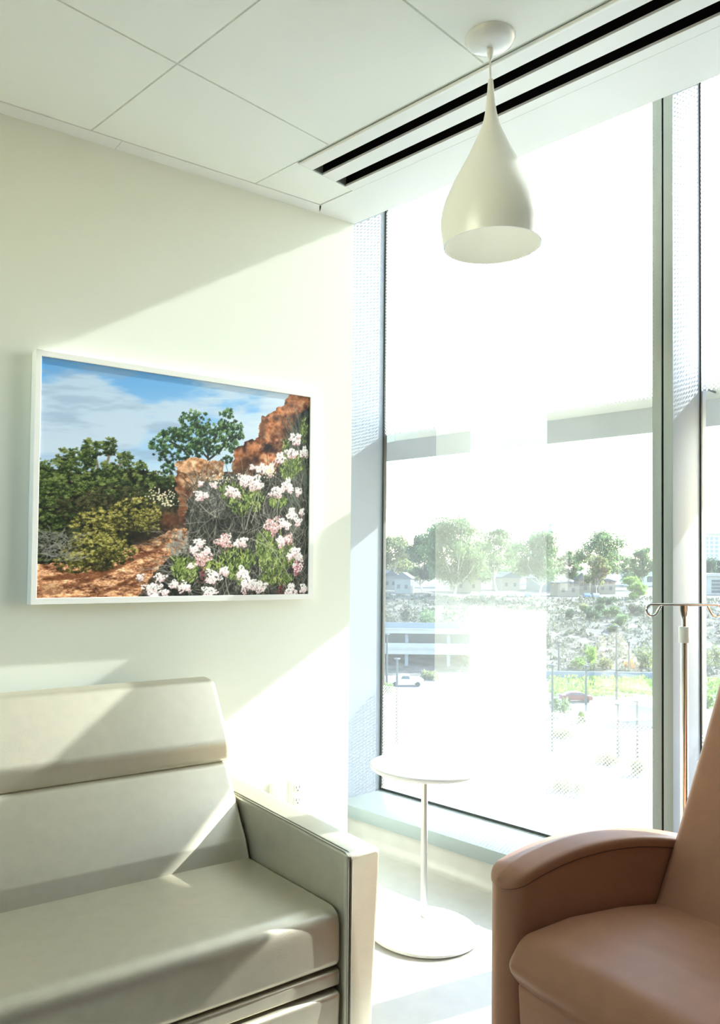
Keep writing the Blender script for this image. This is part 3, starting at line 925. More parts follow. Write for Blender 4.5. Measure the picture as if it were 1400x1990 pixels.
# rail and lower front panel
bm = bmesh.new(); P = fillet([(0.70, 0.268), (0.928, 0.268), (0.930, 0.308), (0.70, 0.312)], [0.004, 0.006, 0.012, 0.004], 5)
pillow(bm, P, SU0 + .003, SU1 - .003, 0.004, lambda u, a, b: sf(u, a, b), 3)
finish('seat_rail', bm, M_SOFA, sofa)
bm = bmesh.new(); P = fillet([(0.70, 0.06), (0.932, 0.06), (0.940, 0.258), (0.70, 0.262)], [0.004, 0.012, 0.014, 0.004], 5)
pillow(bm, P, SU0 + .006, SU1 - .006, 0.01, lambda u, a, b: sf(u, a, b), 4)
o = finish('front_panel', bm, M_SOFA, sofa)
bm = bmesh.new(); box(bm, sf(SU0 + .002, 0.90, 0.06), sf(SU1 - .002, 0.10, 0.32))
finish('seat_base', bm, M_SEAM, sofa)
# ------------------------------------------------------------------ recliner
RA = math.radians(-12.5)
rd = Vector((math.cos(RA), math.sin(RA), 0)); rn = Vector((-math.sin(RA), math.cos(RA), 0))
RS, RN = 1.80, 1.055                          # middle of the chair along its depth and width
rec = empty('recliner', rd * RS + rn * RN, RA)
tag(rec, 'brown vinyl recliner chair with arched padded arms in front of the window', 'armchair')


def rf(s, n, z): return (s - RS, n - RN, z)


def interp(tab, s):
    for (a, va), (b, vb) in zip(tab[:-1], tab[1:]):
        if s <= b:
            t = max(0, (s - a) / (b - a)); t2 = t
            return va + (vb - va) * t2
    return tab[-1][1]


TOPZ = [(1.37, .600), (1.40, .612), (1.44, .624), (1.49, .634), (1.55, .643), (1.61, .6475), (1.68, .648), (1.75, .645), (1.83, .637), (1.91, .624), (2.0, .604), (2.08, .582), (2.16, .556), (2.24, .528)]


def tops(s):
    return (interp(TOPZ, s - .03) + 2 * interp(TOPZ, s) + interp(TOPZ, s + .03)) / 4


def rarm(nc, outward):
    hw = 0.049
    s0, s1 = 1.385, 2.20
    st = [s0 + hw * (1 - math.cos(a)) for a in np.linspace(0, PI / 2, 8)]
    st += list(np.linspace(s0 + hw, s1, 18))[1:]
    bm = bmesh.new(); rings = []
    for s in st:
        w_ = hw * math.sqrt(max(1 - max(0, (hw - (s - s0)) / hw) ** 2, 0.0)) if s < s0 + hw else hw
        w_ = max(w_, .004)
        zt = tops(s) - 0.030
        rings.append([rf(s, nc - w_, 0.035), rf(s, nc + w_, 0.035), rf(s, nc + w_, zt), rf(s, nc - w_, zt)])
    loft(bm, rings)
    a = finish('armrest', bm, M_BROWN, rec, sharp=50)
    bm = bmesh.new(); rings = []
    hw2 = 0.0515
    s0c = s0 - .0035
    st = [s0c + hw2 * (1 - math.cos(q)) for q in np.linspace(0.0, PI / 2, 9)] + list(np.linspace(s0c + hw2, s1 + .01, 20))[1:]
    for s in st:
        w_ = hw2 * math.sqrt(max(1 - max(0, (hw2 - (s - s0c)) / hw2) ** 2, 0.0)) if s < s0c + hw2 else hw2
        w_ = max(w_, .006)
        zt = tops(s); zb = zt - 0.0295
        drop = 0.016 * max(0, 1 - (s - s0c) / 0.05) ** 2
        P = fillet([(nc - w_, zb), (nc + w_, zb), (nc + w_, zt - .004 - drop), (nc, zt + .006 - drop * .6), (nc - w_, zt - .004 - drop)], [0.004, 0.004, min(.016, w_ * .6), 0.02, min(.016, w_ * .6)], 5)
        rings.append([rf(s, *p) for p in P])
    loft(bm, rings)
    cp = finish('arm_cap', bm, M_BROWN, a, sharp=50)
    # thin dark seam under the cap
    bm = bmesh.new()
    ptsL = [rf(s, nc - hw - .0008, tops(s) - .0295) for s in np.linspace(s0 + hw, s1, 20)]
    front = [rf(s0 + hw - hw * math.cos(q), nc + hw * math.sin(q), tops(s0 + hw - hw * math.cos(q)) - .0300) for q in np.linspace(-PI / 2, PI / 2, 13)]
    ptsR = [rf(s, nc + hw + .0008, tops(s) - .0295) for s in np.linspace(s0 + hw, s1, 20)]
    tube(bm, ptsL[::-1] + front[1:-1] + ptsR, 0.0016, 6)
    o = finish('arm_seam', bm, M_BSEAM, a); o['label'] = 'dark seam under the arm cap'
    return a


rarm(1.382, 1); rarm(2 * RN - 1.382, -1)
NL, NR = 1.331, 2 * RN - 1.331
# seat: crowned, with a rounded overhanging front
P = fillet([(1.96, .33), (1.385, .378), (1.345, .425), (1.40, .488), (1.56, .494), (1.75, .478), (1.99, .44)], [.02, .016, .05, .07, .15, .2, .02], 7)
bm = bmesh.new()
pillow(bm, P[::-1], NR + .001, NL - .001, 0.024, lambda u, a, b: rf(a, u, b), 6, 7, 0.006)
finish('seat', bm, M_BROWN, rec, sharp=50)
# footrest panel under the seat
P = fillet([(1.70, .10), (1.41, .10), (1.392, .374), (1.70, .36)], [.01, .014, .010, .01], 5)
bm = bmesh.new(); pillow(bm, P[::-1], NR + .002, NL - .002, 0.010, lambda u, a, b: rf(a, u, b), 4)
finish('footrest', bm, M_BROWN, rec)
# reclining back
P = fillet([(1.855, .40), (1.905, .455), (1.985, .60), (2.055, .735), (2.125, .87), (2.195, 1.01), (2.255, 1.15), (2.30, 1.235), (2.405, 1.20), (2.36, 1.05), (2.19, .62), (2.09, .40)], [.02, .06, .2, .3, .3, .3, .2, .05, .06, .2, .2, .04], 6)
bm = bmesh.new(); pillow(bm, P, NR - .004, NL + .004, 0.030, lambda u, a, b: rf(a, u, b), 6, 5, 0.008)
finish('backrest', bm, M_BROWN, rec, sharp=50)
bm = bmesh.new(); box(bm, rf(1.46, NR + .01, .06), rf(2.1, NL - .01, .36))
finish('base_frame', bm, M_BSEAM, rec)
for s in (1.47, 2.10):
    for n in (1.375, 2 * RN - 1.375):
        bm = bmesh.new()
        lathe(bm, [(.0, 0), (.020, 0), (.024, .008), (.024, .028), (.012, .036), (.0, .036)], 16, cx=s - RS, cy=n - RN)
        finish('foot', bm, M_RUB, rec)
# ------------------------------------------------------------------ side table
tb = empty('side_table', (2.332, 1.795, 0)); tag(tb, 'round white pedestal side table between sofa and recliner', 'table')
bm = bmesh.new()
lathe(bm, [(0, .004), (.195, .004), (.2, .007), (.2, .013), (.197, .016), (0, .016)], 72); finish('base_plate', bm, M_WHITE, tb, sharp=50)
bm = bmesh.new(); lathe(bm, [(0, 0), (.17, 0), (.17, .005), (0, .005)], 48); finish('foot_pad', bm, M_RUB, tb)
px_, py_ = 0.080, 0.061
bm = bmesh.new(); lathe(bm, [(.0125, .015), (.0125, .592)], 24, cx=px_, cy=py_); finish('pole', bm, M_SILVER, tb)
bm = bmesh.new()
lathe(bm, [(0, .587), (.178, .587), (.192, .590), (.199, .597), (.2005, .602), (.199, .606), (.194, .609), (0, .609)], 80); finish('table_top', bm, M_WHITE, tb, sharp=50)
# ------------------------------------------------------------------ drip stand
ivp = Vector((2.605, 0.980, 0))
iv = empty('drip_stand', ivp, 0); tag(iv, 'chrome hospital drip stand with looped hooks behind the recliner', 'drip stand')
bm = bmesh.new(); tube(bm, [(0, 0, .10), (0, 0, 1.11)], .0120, 18); finish('outer_pole', bm, M_CHROME, iv)
bm = bmesh.new(); tube(bm, [(0, 0, 1.05), (0, 0, 1.185)], .0075, 14, radii=[.0075, .0075]); finish('inner_pole', bm, M_CHROME, iv)
bm = bmesh.new(); lathe(bm, [(.0080, 1.102), (.0160, 1.102), (.0168, 1.106), (.0168, 1.150), (.0158, 1.153), (.0080, 1.153)], 24, close=True); finish('lock_collar', bm, M_PLASTIC, iv)
hx = Vector((R0.x, R0.y, 0)).normalized()
hyy = Vector((-hx.y, hx.x, 0))
bm = bmesh.new()
rings = []
for z, wx, wy in ((1.15, .0075, .0075), (1.175, .0078, .0075), (1.190, .012, .0045), (1.205, .0135, .0035), (1.222, .0135, .0035)):
    rings.append([hx * (wx * math.cos(2 * PI * k / 16)) + hyy * (wy * math.sin(2 * PI * k / 16)) + Vector((0, 0, z)) for k in range(16)])
loft(bm, rings); finish('flattened_tip', bm, M_CHROME, iv)
for s in (-1, 1):
    pts = [hx * 0 + Vector((0, 0, 1.2225)), hx * (s * .102) + Vector((0, 0, 1.2225))]
    c0 = Vector((0, 0, 1.2055))
    for a in np.linspace(0.15, PI * 1.22, 18):
        # round the outer end of the bar and back up inwards
        pts.append(hx * (s * (.102 + .0185 * math.sin(a))) + Vector((0, 0, 1.2045 + .018 * math.cos(a))))
    pts.append(hx * (s * .0740) + Vector((0, 0, 1.2185)))
    bm = bmesh.new(); tube(bm, pts, .0046, 10); finish('hook', bm, M_CHROME, iv)
for k in range(5):
    a = 2 * PI * k / 5 + .3
    bm = bmesh.new(); tube(bm, [(0, 0, .105), (.10 * math.cos(a), .10 * math.sin(a), .098), (.205 * math.cos(a), .205 * math.sin(a), .075)], .010, 10)
    l = finish('leg', bm, M_CHROME, iv)
    bm = bmesh.new()
    c_ = Vector((.205 * math.cos(a), .205 * math.sin(a), .030)); t_ = Vector((-math.sin(a), math.cos(a), 0)) * .011
    tube(bm, [c_ - t_, c_ + t_], .030, 20); tube(bm, [c_ + Vector((0, 0, .0)), c_ + Vector((0, 0, .05))], .006, 8)
    finish('caster', bm, M_RUB, l)
# ------------------------------------------------------------------ the place outside the window
F2 = Vector((R2.x, R2.y, 0)).normalized()      # level direction of view, and its right
RT2 = Vector((F2.y, -F2.x, 0))


def ground_z(D, lat=0.0):
    def ss(a, b, v):
        t = min(max((v - a) / (b - a), 0), 1); return t * t * (3 - 2 * t)
    z = -18.6 + 10.0 * ss(140, 236, D) + 0.6 * ss(236, 300, D) + 5.0 * ss(320, 700, D)
    wob = math.sin(lat * .09 + D * .05) * .5 + math.sin(lat * .031 - D * .07) * .6
    return z + wob * ss(150, 175, D) * (1 - ss(225, 240, D))


def gp(px, D, dz=0.0):
    """point on the ground D metres out, in the direction of image column px"""
    p = far(px, 1095, D)
    lat = (p - CAM).dot(RT2)
    return Vector((p.x, p.y, ground_z(D, lat) + dz))


M_PAVE = mat('pale_paving', (0.21, 0.21, 0.205, 1), 0.85, var=0.12, vscale=0.08)
bm = bmesh.new()
Ds = [6, 20, 40, 60, 80, 100, 120, 132, 140] + list(range(144, 244, 5)) + [250, 265, 285, 310, 350, 420, 520, 640, 800, 1100]
rows = []
for D in Ds:
    row = []
    for k in range(61):
        lat = (-1.3 + 2.6 * k / 60) * (D + 20)
        p = CAM + F2 * D + RT2 * lat
        row.append(bm.verts.new((p.x, p.y, ground_z(D, lat))))
    rows.append(row)
for i in range(len(rows) - 1):
    for j in range(60):
        f = bm.faces.new((rows[i][j], rows[i][j + 1], rows[i + 1][j + 1], rows[i + 1][j]))
        f.material_index = 0 if Ds[i + 1] <= 140 else 1
M_HILL = bpy.data.materials.new('dry_hillside'); M_HILL.use_nodes = True
nt = M_HILL.node_tree; N = nt.nodes; L = nt.links
tc = N.new('ShaderNodeTexCoord')
t1 = N.new('ShaderNodeTexNoise'); t1.inputs['Scale'].default_value = 0.35; t1.inputs['Detail'].default_value = 8; t1.inputs['Roughness'].default_value = .65
t2 = N.new('ShaderNodeTexNoise'); t2.inputs['Scale'].default_value = 0.06; t2.inputs['Detail'].default_value = 4
L.new(tc.outputs['Object'], t1.inputs['Vector']); L.new(tc.outputs['Object'], t2.inputs['Vector'])
cr = N.new('ShaderNodeValToRGB')
cr.color_ramp.elements[0].position = .40; cr.color_ramp.elements[0].color = (0.05, 0.06, 0.03, 1)
cr.color_ramp.elements[1].position = .58; cr.color_ramp.elements[1].color = (0.22, 0.19, 0.15, 1)
L.new(t1.outputs['Fac'], cr.inputs['Fac'])
mx = N.new('ShaderNodeMixRGB'); mx.blend_type = 'MULTIPLY'; mx.inputs['Fac'].default_value = .4
L.new(cr.outputs['Color'], mx.inputs['Color1']); L.new(t2.outputs['Color'], mx.inputs['Color2'])
N['Principled BSDF'].inputs['Roughness'].default_value = .95
L.new(mx.outputs['Color'], N['Principled BSDF'].inputs['Base Color'])
GROUND = finish('ground', bm, [M_PAVE, M_HILL], sharp=60)
tag(GROUND, 'pale paved ground and dry hillside outside the window', 'ground', kind='structure')


def leaf_mat(name, col, trans=0.5):
    M = bpy.data.materials.new(name); M.use_nodes = True
    nt = M.node_tree; N = nt.nodes; L = nt.links
    b = N['Principled BSDF']; b.inputs['Roughness'].default_value = .6; b.inputs['Specular IOR Level'].default_value = .3
    tl = N.new('ShaderNodeBsdfTranslucent')
    ge = N.new('ShaderNodeNewGeometry'); rp = N.new('ShaderNodeMapRange'); rp.inputs['To Min'].default_value = .65; rp.inputs['To Max'].default_value = 1.4
    L.new(ge.outputs['Random Per Island'], rp.inputs['Value'])
    v = N.new('ShaderNodeVectorMath'); v.operation = 'SCALE'; v.inputs[0].default_value = col; L.new(rp.outputs['Result'], v.inputs['Scale'])
    L.new(v.outputs[0], b.inputs['Base Color'])
    v2 = N.new('ShaderNodeVectorMath'); v2.operation = 'MULTIPLY'; v2.inputs[1].default_value = (1.3, 1.6, 1.05); L.new(v.outputs[0], v2.inputs[0])
    L.new(v2.outputs[0], tl.inputs['Color'])
    mx = N.new('ShaderNodeMixShader'); mx.inputs['Fac'].default_value = trans
    L.new(b.outputs[0], mx.inputs[1]); L.new(tl.outputs[0], mx.inputs[2]); L.new(mx.outputs[0], N['Material Output'].inputs['Surface'])
    return M


M_EUC = leaf_mat('eucalyptus_leaves', (0.13, 0.17, 0.10))
M_DARKL = leaf_mat('dark_leaves', (0.06, 0.095, 0.06), .35)
M_OLIVE = leaf_mat('olive_leaves', (0.18, 0.18, 0.10))
M_LIME = leaf_mat('lime_leaves', (0.17, 0.23, 0.07), .55)
M_SCRUB = leaf_mat('grey_scrub', (0.12, 0.12, 0.09), .2)
M_ORANGE = leaf_mat('orange_leaves', (0.55, 0.20, 0.04), .4)
M_BARK = mat('pale_bark', (0.50, 0.46, 0.40, 1), .9)
rg = random.Random(5)


def leaf_cloud(bm, c, rx, rz, n, size):
    for _ in range(n):
        v = Vector((rg.gauss(0, .42), rg.gauss(0, .42), rg.gauss(0, .42)))
        if v.length > 1.15: v *= .8 / v.length
        p = c + Vector((v.x * rx, v.y * rx, v.z * rz))
        q = Euler((rg.uniform(0, 6), rg.uniform(0, 6), rg.uniform(0, 6))).to_matrix()
        s = size * rg.uniform(.5, 1.3)
        a = q @ Vector((s, 0, 0)); b = q @ Vector((0, s * .5, 0)); cc = q @ Vector((0, 0, s * .18))
        vs = [bm.verts.new(p + a), bm.verts.new(p + b + cc), bm.verts.new(p - a), bm.verts.new(p - b + cc)]
        bm.faces.new(vs)


def tree(label, px, D, hpx, wpx, M, seed, bare=.30, clumps=22, dens=120, leaf=.55, group=None, name='eucalyptus_tree', cat='tree', spread=1.0):
    rg.seed(seed)
    base = gp(px, D, -.1)
    h = hpx / FOC * D; w_ = wpx / FOC * D / 2
    root = empty(name, base); tag(root, label, cat, group)
    cs = []
    for k in range(clumps):
        t = (k + rg.random()) / clumps
        z = h * (bare + (1 - bare) * t * .93)
        env = math.sin(PI * min(.97, (.16 + .80 * t))) ** .6
        a = rg.uniform(0, 2 * PI); q = env * w_ * math.sqrt(rg.random()) * .9 * spread
        r = w_ * rg.uniform(.22, .44)
        cs.append((Vector((q * math.cos(a), q * math.sin(a), min(z, h - r * .7))), r))
    bm = bmesh.new()
    for c, r in cs:
        leaf_cloud(bm, c, r * 1.25, r * rg.uniform(.7, 1.0), int(1.7 * dens * rg.uniform(.7, 1.3)), leaf * .8)
    finish('crown', bm, M, root, flip=False)
    bm = bmesh.new()
    fork = Vector((rg.uniform(-.05, .05) * h, rg.uniform(-.05, .05) * h, h * bare * .55))
    tr_ = max(.16, h * .014)
    tube(bm, [(0, 0, 0), fork * .5 + Vector((.1, 0, 0)), fork], tr_, 7, radii=[tr_ * 1.25, tr_, tr_ * .85])
    for c, r in cs[::3]:
        mid = fork.lerp(c, .55) + Vector((0, 0, -.04 * h))
        tube(bm, [fork, mid, c], tr_ * .5, 5, radii=[tr_ * .7, tr_ * .45, tr_ * .15])
    finish('trunk', bm, M_BARK, root)
    return root


GT_ = 'eucalyptus and park trees on the far hillside'
tree('broad olive-green tree nearest the left window frame, beyond the hillside houses', 764, 300, 100, 90, M_OLIVE, 1, .35, 24, 130, .7, GT_, 'park_tree')
tree('dense dark green tree just left of the tallest eucalyptus', 822, 270, 112, 64, M_DARKL, 2, .22, 26, 190, .5, GT_, 'park_tree')
tree('tallest and widest eucalyptus on the hillside, with pale forked trunk', 884, 240, 154, 124, M_EUC, 3, .24, 56, 170, .6, GT_)
tree('slender eucalyptus with a separate tuft on top, right of the tallest one', 966, 266, 128, 74, M_EUC, 4, .34, 24, 120, .55, GT_)
tree('open eucalyptus in front of the faint white tower', 1046, 234, 134, 104, M_EUC, 5, .36, 34, 130, .55, GT_)
tree('hazy grey-green tree filling the gap right of the tallest eucalyptus', 932, 312, 92, 70, M_EUC, 21, .2, 24, 120, .6, GT_, 'park_tree')
tree('hazy tree behind the pale house at the middle trunks', 1004, 330, 88, 74, M_EUC, 22, .2, 24, 120, .6, GT_, 'park_tree')
tree('hazy tree behind the left-hand grey gabled houses', 792, 330, 70, 70, M_OLIVE, 23, .15, 20, 120, .7, GT_, 'park_tree')
tree('pale tree behind the ochre houses, right of the dark spreading eucalyptus', 1214, 345, 62, 60, M_EUC, 24, .2, 18, 110, .6, GT_, 'park_tree')
tree('small eucalyptus between the open eucalyptus and the dark tall one', 1104, 318, 72, 50, M_EUC, 6, .3, 16, 110, .6, GT_)
tree('tall dark spreading eucalyptus behind the gabled houses', 1172, 288, 118, 96, M_EUC, 7, .34, 34, 120, .6, GT_, spread=1.05)
tree('brown-green round tree in front of the tall dark spreading eucalyptus', 1160, 254, 78, 52, M_OLIVE, 8, .34, 20, 150, .45, GT_, 'park_tree')
tree('distant thin eucalyptus beside the white hilltop building', 1252, 300, 84, 56, M_EUC, 9, .36, 18, 90, .7, GT_)
tree('dark round tree below the pale office tower', 1388, 310, 62, 60, M_DARKL, 10, .2, 16, 150, .6, GT_, 'park_tree')
tree('yellow-green bushy tree below the white hilltop building', 1232, 236, 44, 50, M_LIME, 11, .12, 14, 110, .45, GT_, 'park_tree')


def shrub(label, px, D, hpx, wpx, M, seed, group, n=7, dens=90, leaf=.3, name='shrub'):
    rg.seed(seed)
    base = gp(px, D, -.15); h = hpx / FOC * D; w_ = wpx / FOC * D / 2
    bm = bmesh.new()
    for k in range(n):
        a = rg.uniform(0, 6.28); q = w_ * .62 * math.sqrt(rg.random()); r = w_ * rg.uniform(.32, .5)
        leaf_cloud(bm, Vector((q * math.cos(a), q * math.sin(a), h * rg.uniform(.3, .62))), r, h * .4, dens, leaf)
    o = finish(name, bm, M, flip=False); o.location = base
    return tag(o, label, 'shrub', group)


GS = 'shrubs scattered over the dry hillside'
SH = [(1113, 196, 20, 26, M_DARKL, 'dark shrub low on the dry slope, leftmost of the hillside shrubs'),
      (1136, 206, 20, 26, M_OLIVE, 'olive shrub above the leftmost dark hillside shrub'),
      (1150, 196, 24, 34, M_DARKL, 'wide dark shrub in the middle of the hillside shrubs'),
      (1164, 208, 18, 30, M_DARKL, 'dark shrub directly below the parked blue cars'),
      (1186, 200, 28, 44, M_EUC, 'largest blue-green shrub on the slope behind the tall lamp post'),
      (1206, 190, 24, 40, M_EUC, 'blue-green shrub right of the tall lamp post'),
      (1192, 182, 16, 26, M_OLIVE, 'small yellow-olive shrub low on the slope at the tall lamp post'),
      (1240, 204, 24, 42, M_SCRUB, 'grey scrub bush at the window mullion'),
      (1178, 224, 14, 56, M_DARKL, 'long low dark shrub at the top edge of the slope'),
      (836, 178, 60, 46, M_EUC, 'tall grey-green bush above the parking deck wall'),
      (800, 190, 46, 50, M_SCRUB, 'pale dry bush above the parking deck wall'),
      (758, 180, 44, 46, M_SCRUB, 'bare grey bush at the left window frame'),
      (1062, 168, 46, 34, M_SCRUB, 'hazy grey bush left of the short lamp post'),
      (1150, 152, 46, 40, M_LIME, 'bright lime-green bush behind the low blue-grey wall'),
      (1124, 150, 26, 44, M_LIME, 'low lime bush spreading left of the tallest lime bush'),
      (1182, 150, 26, 34, M_OLIVE, 'yellowish low bush right of the bright lime bush'),
      (1224, 150, 22, 20, M_ORANGE, 'small orange-leaved bush behind the low wall'),
      (1252, 152, 50, 44, M_OLIVE, 'olive bush beside the mullion behind the low wall'),
      (1384, 150, 60, 50, M_OLIVE, 'olive-yellow bush seen in the right-hand pane'),
      (1378, 112, 34, 34, M_LIME, 'yellow-green sapling bush low in the right-hand pane')]
for i, (px, D, hp, wp_, M_, lb) in enumerate(SH):
    shrub(lb, px, D, hp, wp_, M_, 100 + i, GS, leaf=.34 if D > 170 else .24)
GS2 = 'planting around the car park'
shrub('pale yellow planting around the white pickup truck front', 752, 122, 22, 40, M_LIME, 130, GS2, leaf=.2)
shrub('green planting behind the white pickup truck tailgate', 838, 136, 24, 44, M_OLIVE, 131, GS2, leaf=.25)
shrub('grey-green bush beside the middle lamp post', 1092, 104, 46, 50, M_EUC, 132, GS2, leaf=.2)
shrub('small sapling right of the grey-green bush', 1132, 100, 30, 18, M_LIME, 133, GS2, leaf=.16)
shrub('low yellow shrub below the grey-green bush', 1098, 92, 20, 70, M_LIME, 134, GS2, leaf=.16)
shrub('green tuft in the bottom right of the left pane', 1246, 76, 34, 60, M_OLIVE, 136, GS2, leaf=.14)
shrub('low green patch left of the bottom right tuft', 1110, 70, 30, 90, M_OLIVE, 138, GS2, leaf=.14)
shrub('yellowish tuft at the bottom of the left pane', 1180, 80, 24, 60, M_OLIVE, 137, GS2, leaf=.14)

# dry scrub on the slope: nobody could count it
rg.seed(78)
bm = bmesh.new()
for _ in range(2600):
    px = rg.uniform(640, 1520); D = rg.uniform(143, 236)
    if px < 900 and D < 172: continue
    p = gp(px, D, .25)
    k = rg.uniform(.5, 1.5)
    leaf_cloud(bm, p, 1.0 * k, .6 * k, 6, .42)
tag(finish('dry_scrub', bm, M_SCRUB, GROUND, flip=False), 'low grey scrub all over the dry hillside', kind='stuff')

# bright ground-cover band behind the kerb: nobody could count it
rg.seed(77)
bm = bmesh.new()
for _ in range(4200):
    px = rg.uniform(1068, 1420); D = rg.uniform(120, 138)
    p = gp(px, D, rg.uniform(0, .8))
    leaf_cloud(bm, p, .3, .25, 1, .32)
tag(finish('ground_cover', bm, M_LIME, GROUND, flip=False), 'bright green ground cover along the car park edge', kind='stuff')

M_CONC = mat('pale_concrete', (0.36, 0.35, 0.32, 1), .85, var=.06, vscale=.4)
M_CONC2 = mat('blue_grey_concrete', (0.19, 0.22, 0.25, 1), .85)
M_ROOF = mat('grey_roof', (0.12, 0.13, 0.14, 1), .8)
M_HOUSE = mat('grey_stucco', (0.24, 0.25, 0.24, 1), .85)
M_HOUSE2 = mat('ochre_stucco', (0.30, 0.26, 0.20, 1), .85)
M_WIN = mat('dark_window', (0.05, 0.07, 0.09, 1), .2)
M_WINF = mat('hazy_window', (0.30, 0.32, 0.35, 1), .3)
M_WHITEB = mat('white_facade', (0.62, 0.63, 0.64, 1), .8)


def face_cam(px, D, dz=0.0):
    p = gp(px, D, dz)
    rz = math.atan2(RT2.y, RT2.x)
    return p, rz


def bpart(name, M, root, *boxes):
    bm = bmesh.new()
    for lo, hi in boxes: box(bm, lo, hi)
    return finish(name, bm, M, root)


# two-storey parking deck at the left
A, rz = face_cam(770, 150)
dk = empty('parking_deck', A, rz); tag(dk, 'two-level concrete parking deck behind the white pickup truck', 'parking deck')
zz = lambda py: CAM.z - (py - 1093.5) * 150 / FOC - A.z
x0, x1 = -26, 21
bpart('parapet', M_CONC2, dk, ((x0, 0, zz(1220)), (x1, .3, zz(1209))))
bpart('parapet_ledge', M_CONC, dk, ((x0, -.5, zz(1222)), (x1, .3, zz(1219.8))))
bpart('floor_slab', M_CONC, dk, ((x0, -.3, zz(1230)), (x1, 14, zz(1222))))
bpart('lower_parapet', M_CONC, dk, ((x0, 0, zz(1258)), (x1, .3, zz(1249))))
bpart('parapet_ledge', M_CONC, dk, ((x0, -.5, zz(1260)), (x1, .3, zz(1258))))
bpart('floor_slab', M_CONC, dk, ((x0, -.3, zz(1270)), (x1, 14, zz(1260))))
bpart('back_wall', M_CONC2, dk, ((x0, 12, -.6), (x1, 12.4, zz(1222))))
for k in range(6):
    bpart('column', M_CONC2, dk, ((x0 + 4 + k * 8, 1.0, -.6), (x0 + 4.6 + k * 8, 1.6, zz(1222))))


def house(label, px, D, w_, d_, h_, rh, M_, rot=0.0, group='small gabled houses on the hillside'):
    p, rz = face_cam(px, D, -.2)
    e = empty('house', p, rz + rot); tag(e, label, 'house', group)
    bpart('wall', M_, e, ((-w_ / 2, -d_ / 2, 0), (w_ / 2, d_ / 2, h_)))
    bm = bmesh.new()
    P = [(-w_ / 2 - .4, h_ - .1), (w_ / 2 + .4, h_ - .1), (w_ / 2 + .4, h_ + .1), (0, h_ + rh), (-w_ / 2 - .4, h_ + .1)]
    loft(bm, [[(a, y, b) for a, b in P] for y in (-d_ / 2 - .4, d_ / 2 + .4)])
    finish('roof', bm, M_ROOF, e)
    for q in (-.25, .22):
        bpart('window', M_WIN, e, ((w_ * q - .5, -d_ / 2 - .04, h_ * .35), (w_ * q + .5, -d_ / 2 + .05, h_ * .35 + 1.3)))


house('grey gabled house at the left window frame', 752, 280, 5.0, 7, 5.2, 1.8, M_HOUSE, .3)
house('grey gabled house between the left frame and the dark tree', 787, 256, 5.2, 7, 5.0, 2.0, M_HOUSE, -.3)
house('pale house behind the trunk of the tallest eucalyptus', 905, 270, 9, 8, 4.6, 2.0, M_HOUSE2)
house('pale gabled house between the two middle eucalyptus trunks', 984, 286, 7, 8, 4.8, 2.0, M_HOUSE2, .2)
house('long grey-roofed house behind the open eucalyptus', 1052, 292, 16, 9, 4.6, 2.6, M_HOUSE, 1.2)
house('flat-fronted pale house left of the ochre gable', 1098, 250, 7, 6, 4.4, .5, M_HOUSE2, .1)
house('ochre gabled house in front of the brown-green round tree', 1132, 264, 5.0, 8, 5.0, 2.4, M_HOUSE2, -.35)
house('small ochre house right of the ochre gable', 1172, 268, 6, 6, 4.4, 1.0, M_HOUSE2, .1)


def block(name, label, cat, px, D, w_, d_, ztop, M_, cols, rows_, dz0=3, rot=0.0):
    p, rz = face_cam(px, D, -.5)
    e = empty(name, p, rz + rot); tag(e, label, cat)
    H = ztop - p.z
    bpart('wall', M_, e, ((-w_ / 2, 0, 0), (w_ / 2, d_, H)))
    bpart('roof_slab', M_, e, ((-w_ / 2 - .5, -.5, H), (w_ / 2 + .5, d_ + .5, H + 1.0)))
    for i in range(cols):
        for j in range(rows_):
            cx = -w_ / 2 + w_ * (i + .5) / cols; cz = dz0 + (H - dz0 - 1) * (j + .5) / rows_
            ww = w_ / cols * .30; hh = (H - dz0) / rows_ * .32
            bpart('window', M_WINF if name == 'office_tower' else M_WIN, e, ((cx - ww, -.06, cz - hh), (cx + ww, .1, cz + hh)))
    return e


zt = lambda py, D: CAM.z - (py - 1097) * D / FOC
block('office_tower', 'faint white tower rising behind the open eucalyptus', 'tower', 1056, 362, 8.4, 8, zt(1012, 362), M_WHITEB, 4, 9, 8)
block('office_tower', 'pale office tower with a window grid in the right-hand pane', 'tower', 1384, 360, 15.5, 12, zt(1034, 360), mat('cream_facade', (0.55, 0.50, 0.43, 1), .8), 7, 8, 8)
block('hilltop_building', 'low white building on the hilltop beside the mullion', 'building', 1246, 360, 12, 10, zt(1112, 360), M_WHITEB, 3, 1, 2)
block('parking_garage', 'grey garage building with dark openings in the right-hand pane', 'building', 1392, 270, 15, 14, zt(1116, 270), M_CONC, 3, 4, 1)

# low wall along the planting, kerb, utility box
A, rz = face_cam(1180, 139)
e = bpart('low_wall', M_CONC2, None, ((-11, 0, -.3), (16, .4, 1.25))); e.location = A; e.rotation_euler = (0, 0, rz)
tag(e, 'low blue-grey wall behind the bright green ground cover', 'wall')
A, rz = face_cam(1140, 118.5)
e = bpart('kerb', M_WHITEB, None, ((-8, -.2, -.2), (14, .2, .22))); e.location = A; e.rotation_euler = (0, 0, rz)
tag(e, 'white kerb in front of the bright green ground cover', 'kerb')
A, rz = face_cam(1262, 100, -.1)
ub = empty('utility_box', A, rz - .5); tag(ub, 'large pale concrete utility box beside the mullion', 'utility box')
bpart('body', M_CONC, ub, ((-2.2, -1.5, 0), (2.2, 1.5, 2.5)))
bpart('lid', M_CONC, ub, ((-2.35, -1.65, 2.5), (2.35, 1.65, 2.7)))

M_POST = mat('dark_post', (0.05, 0.07, 0.07, 1), .5)


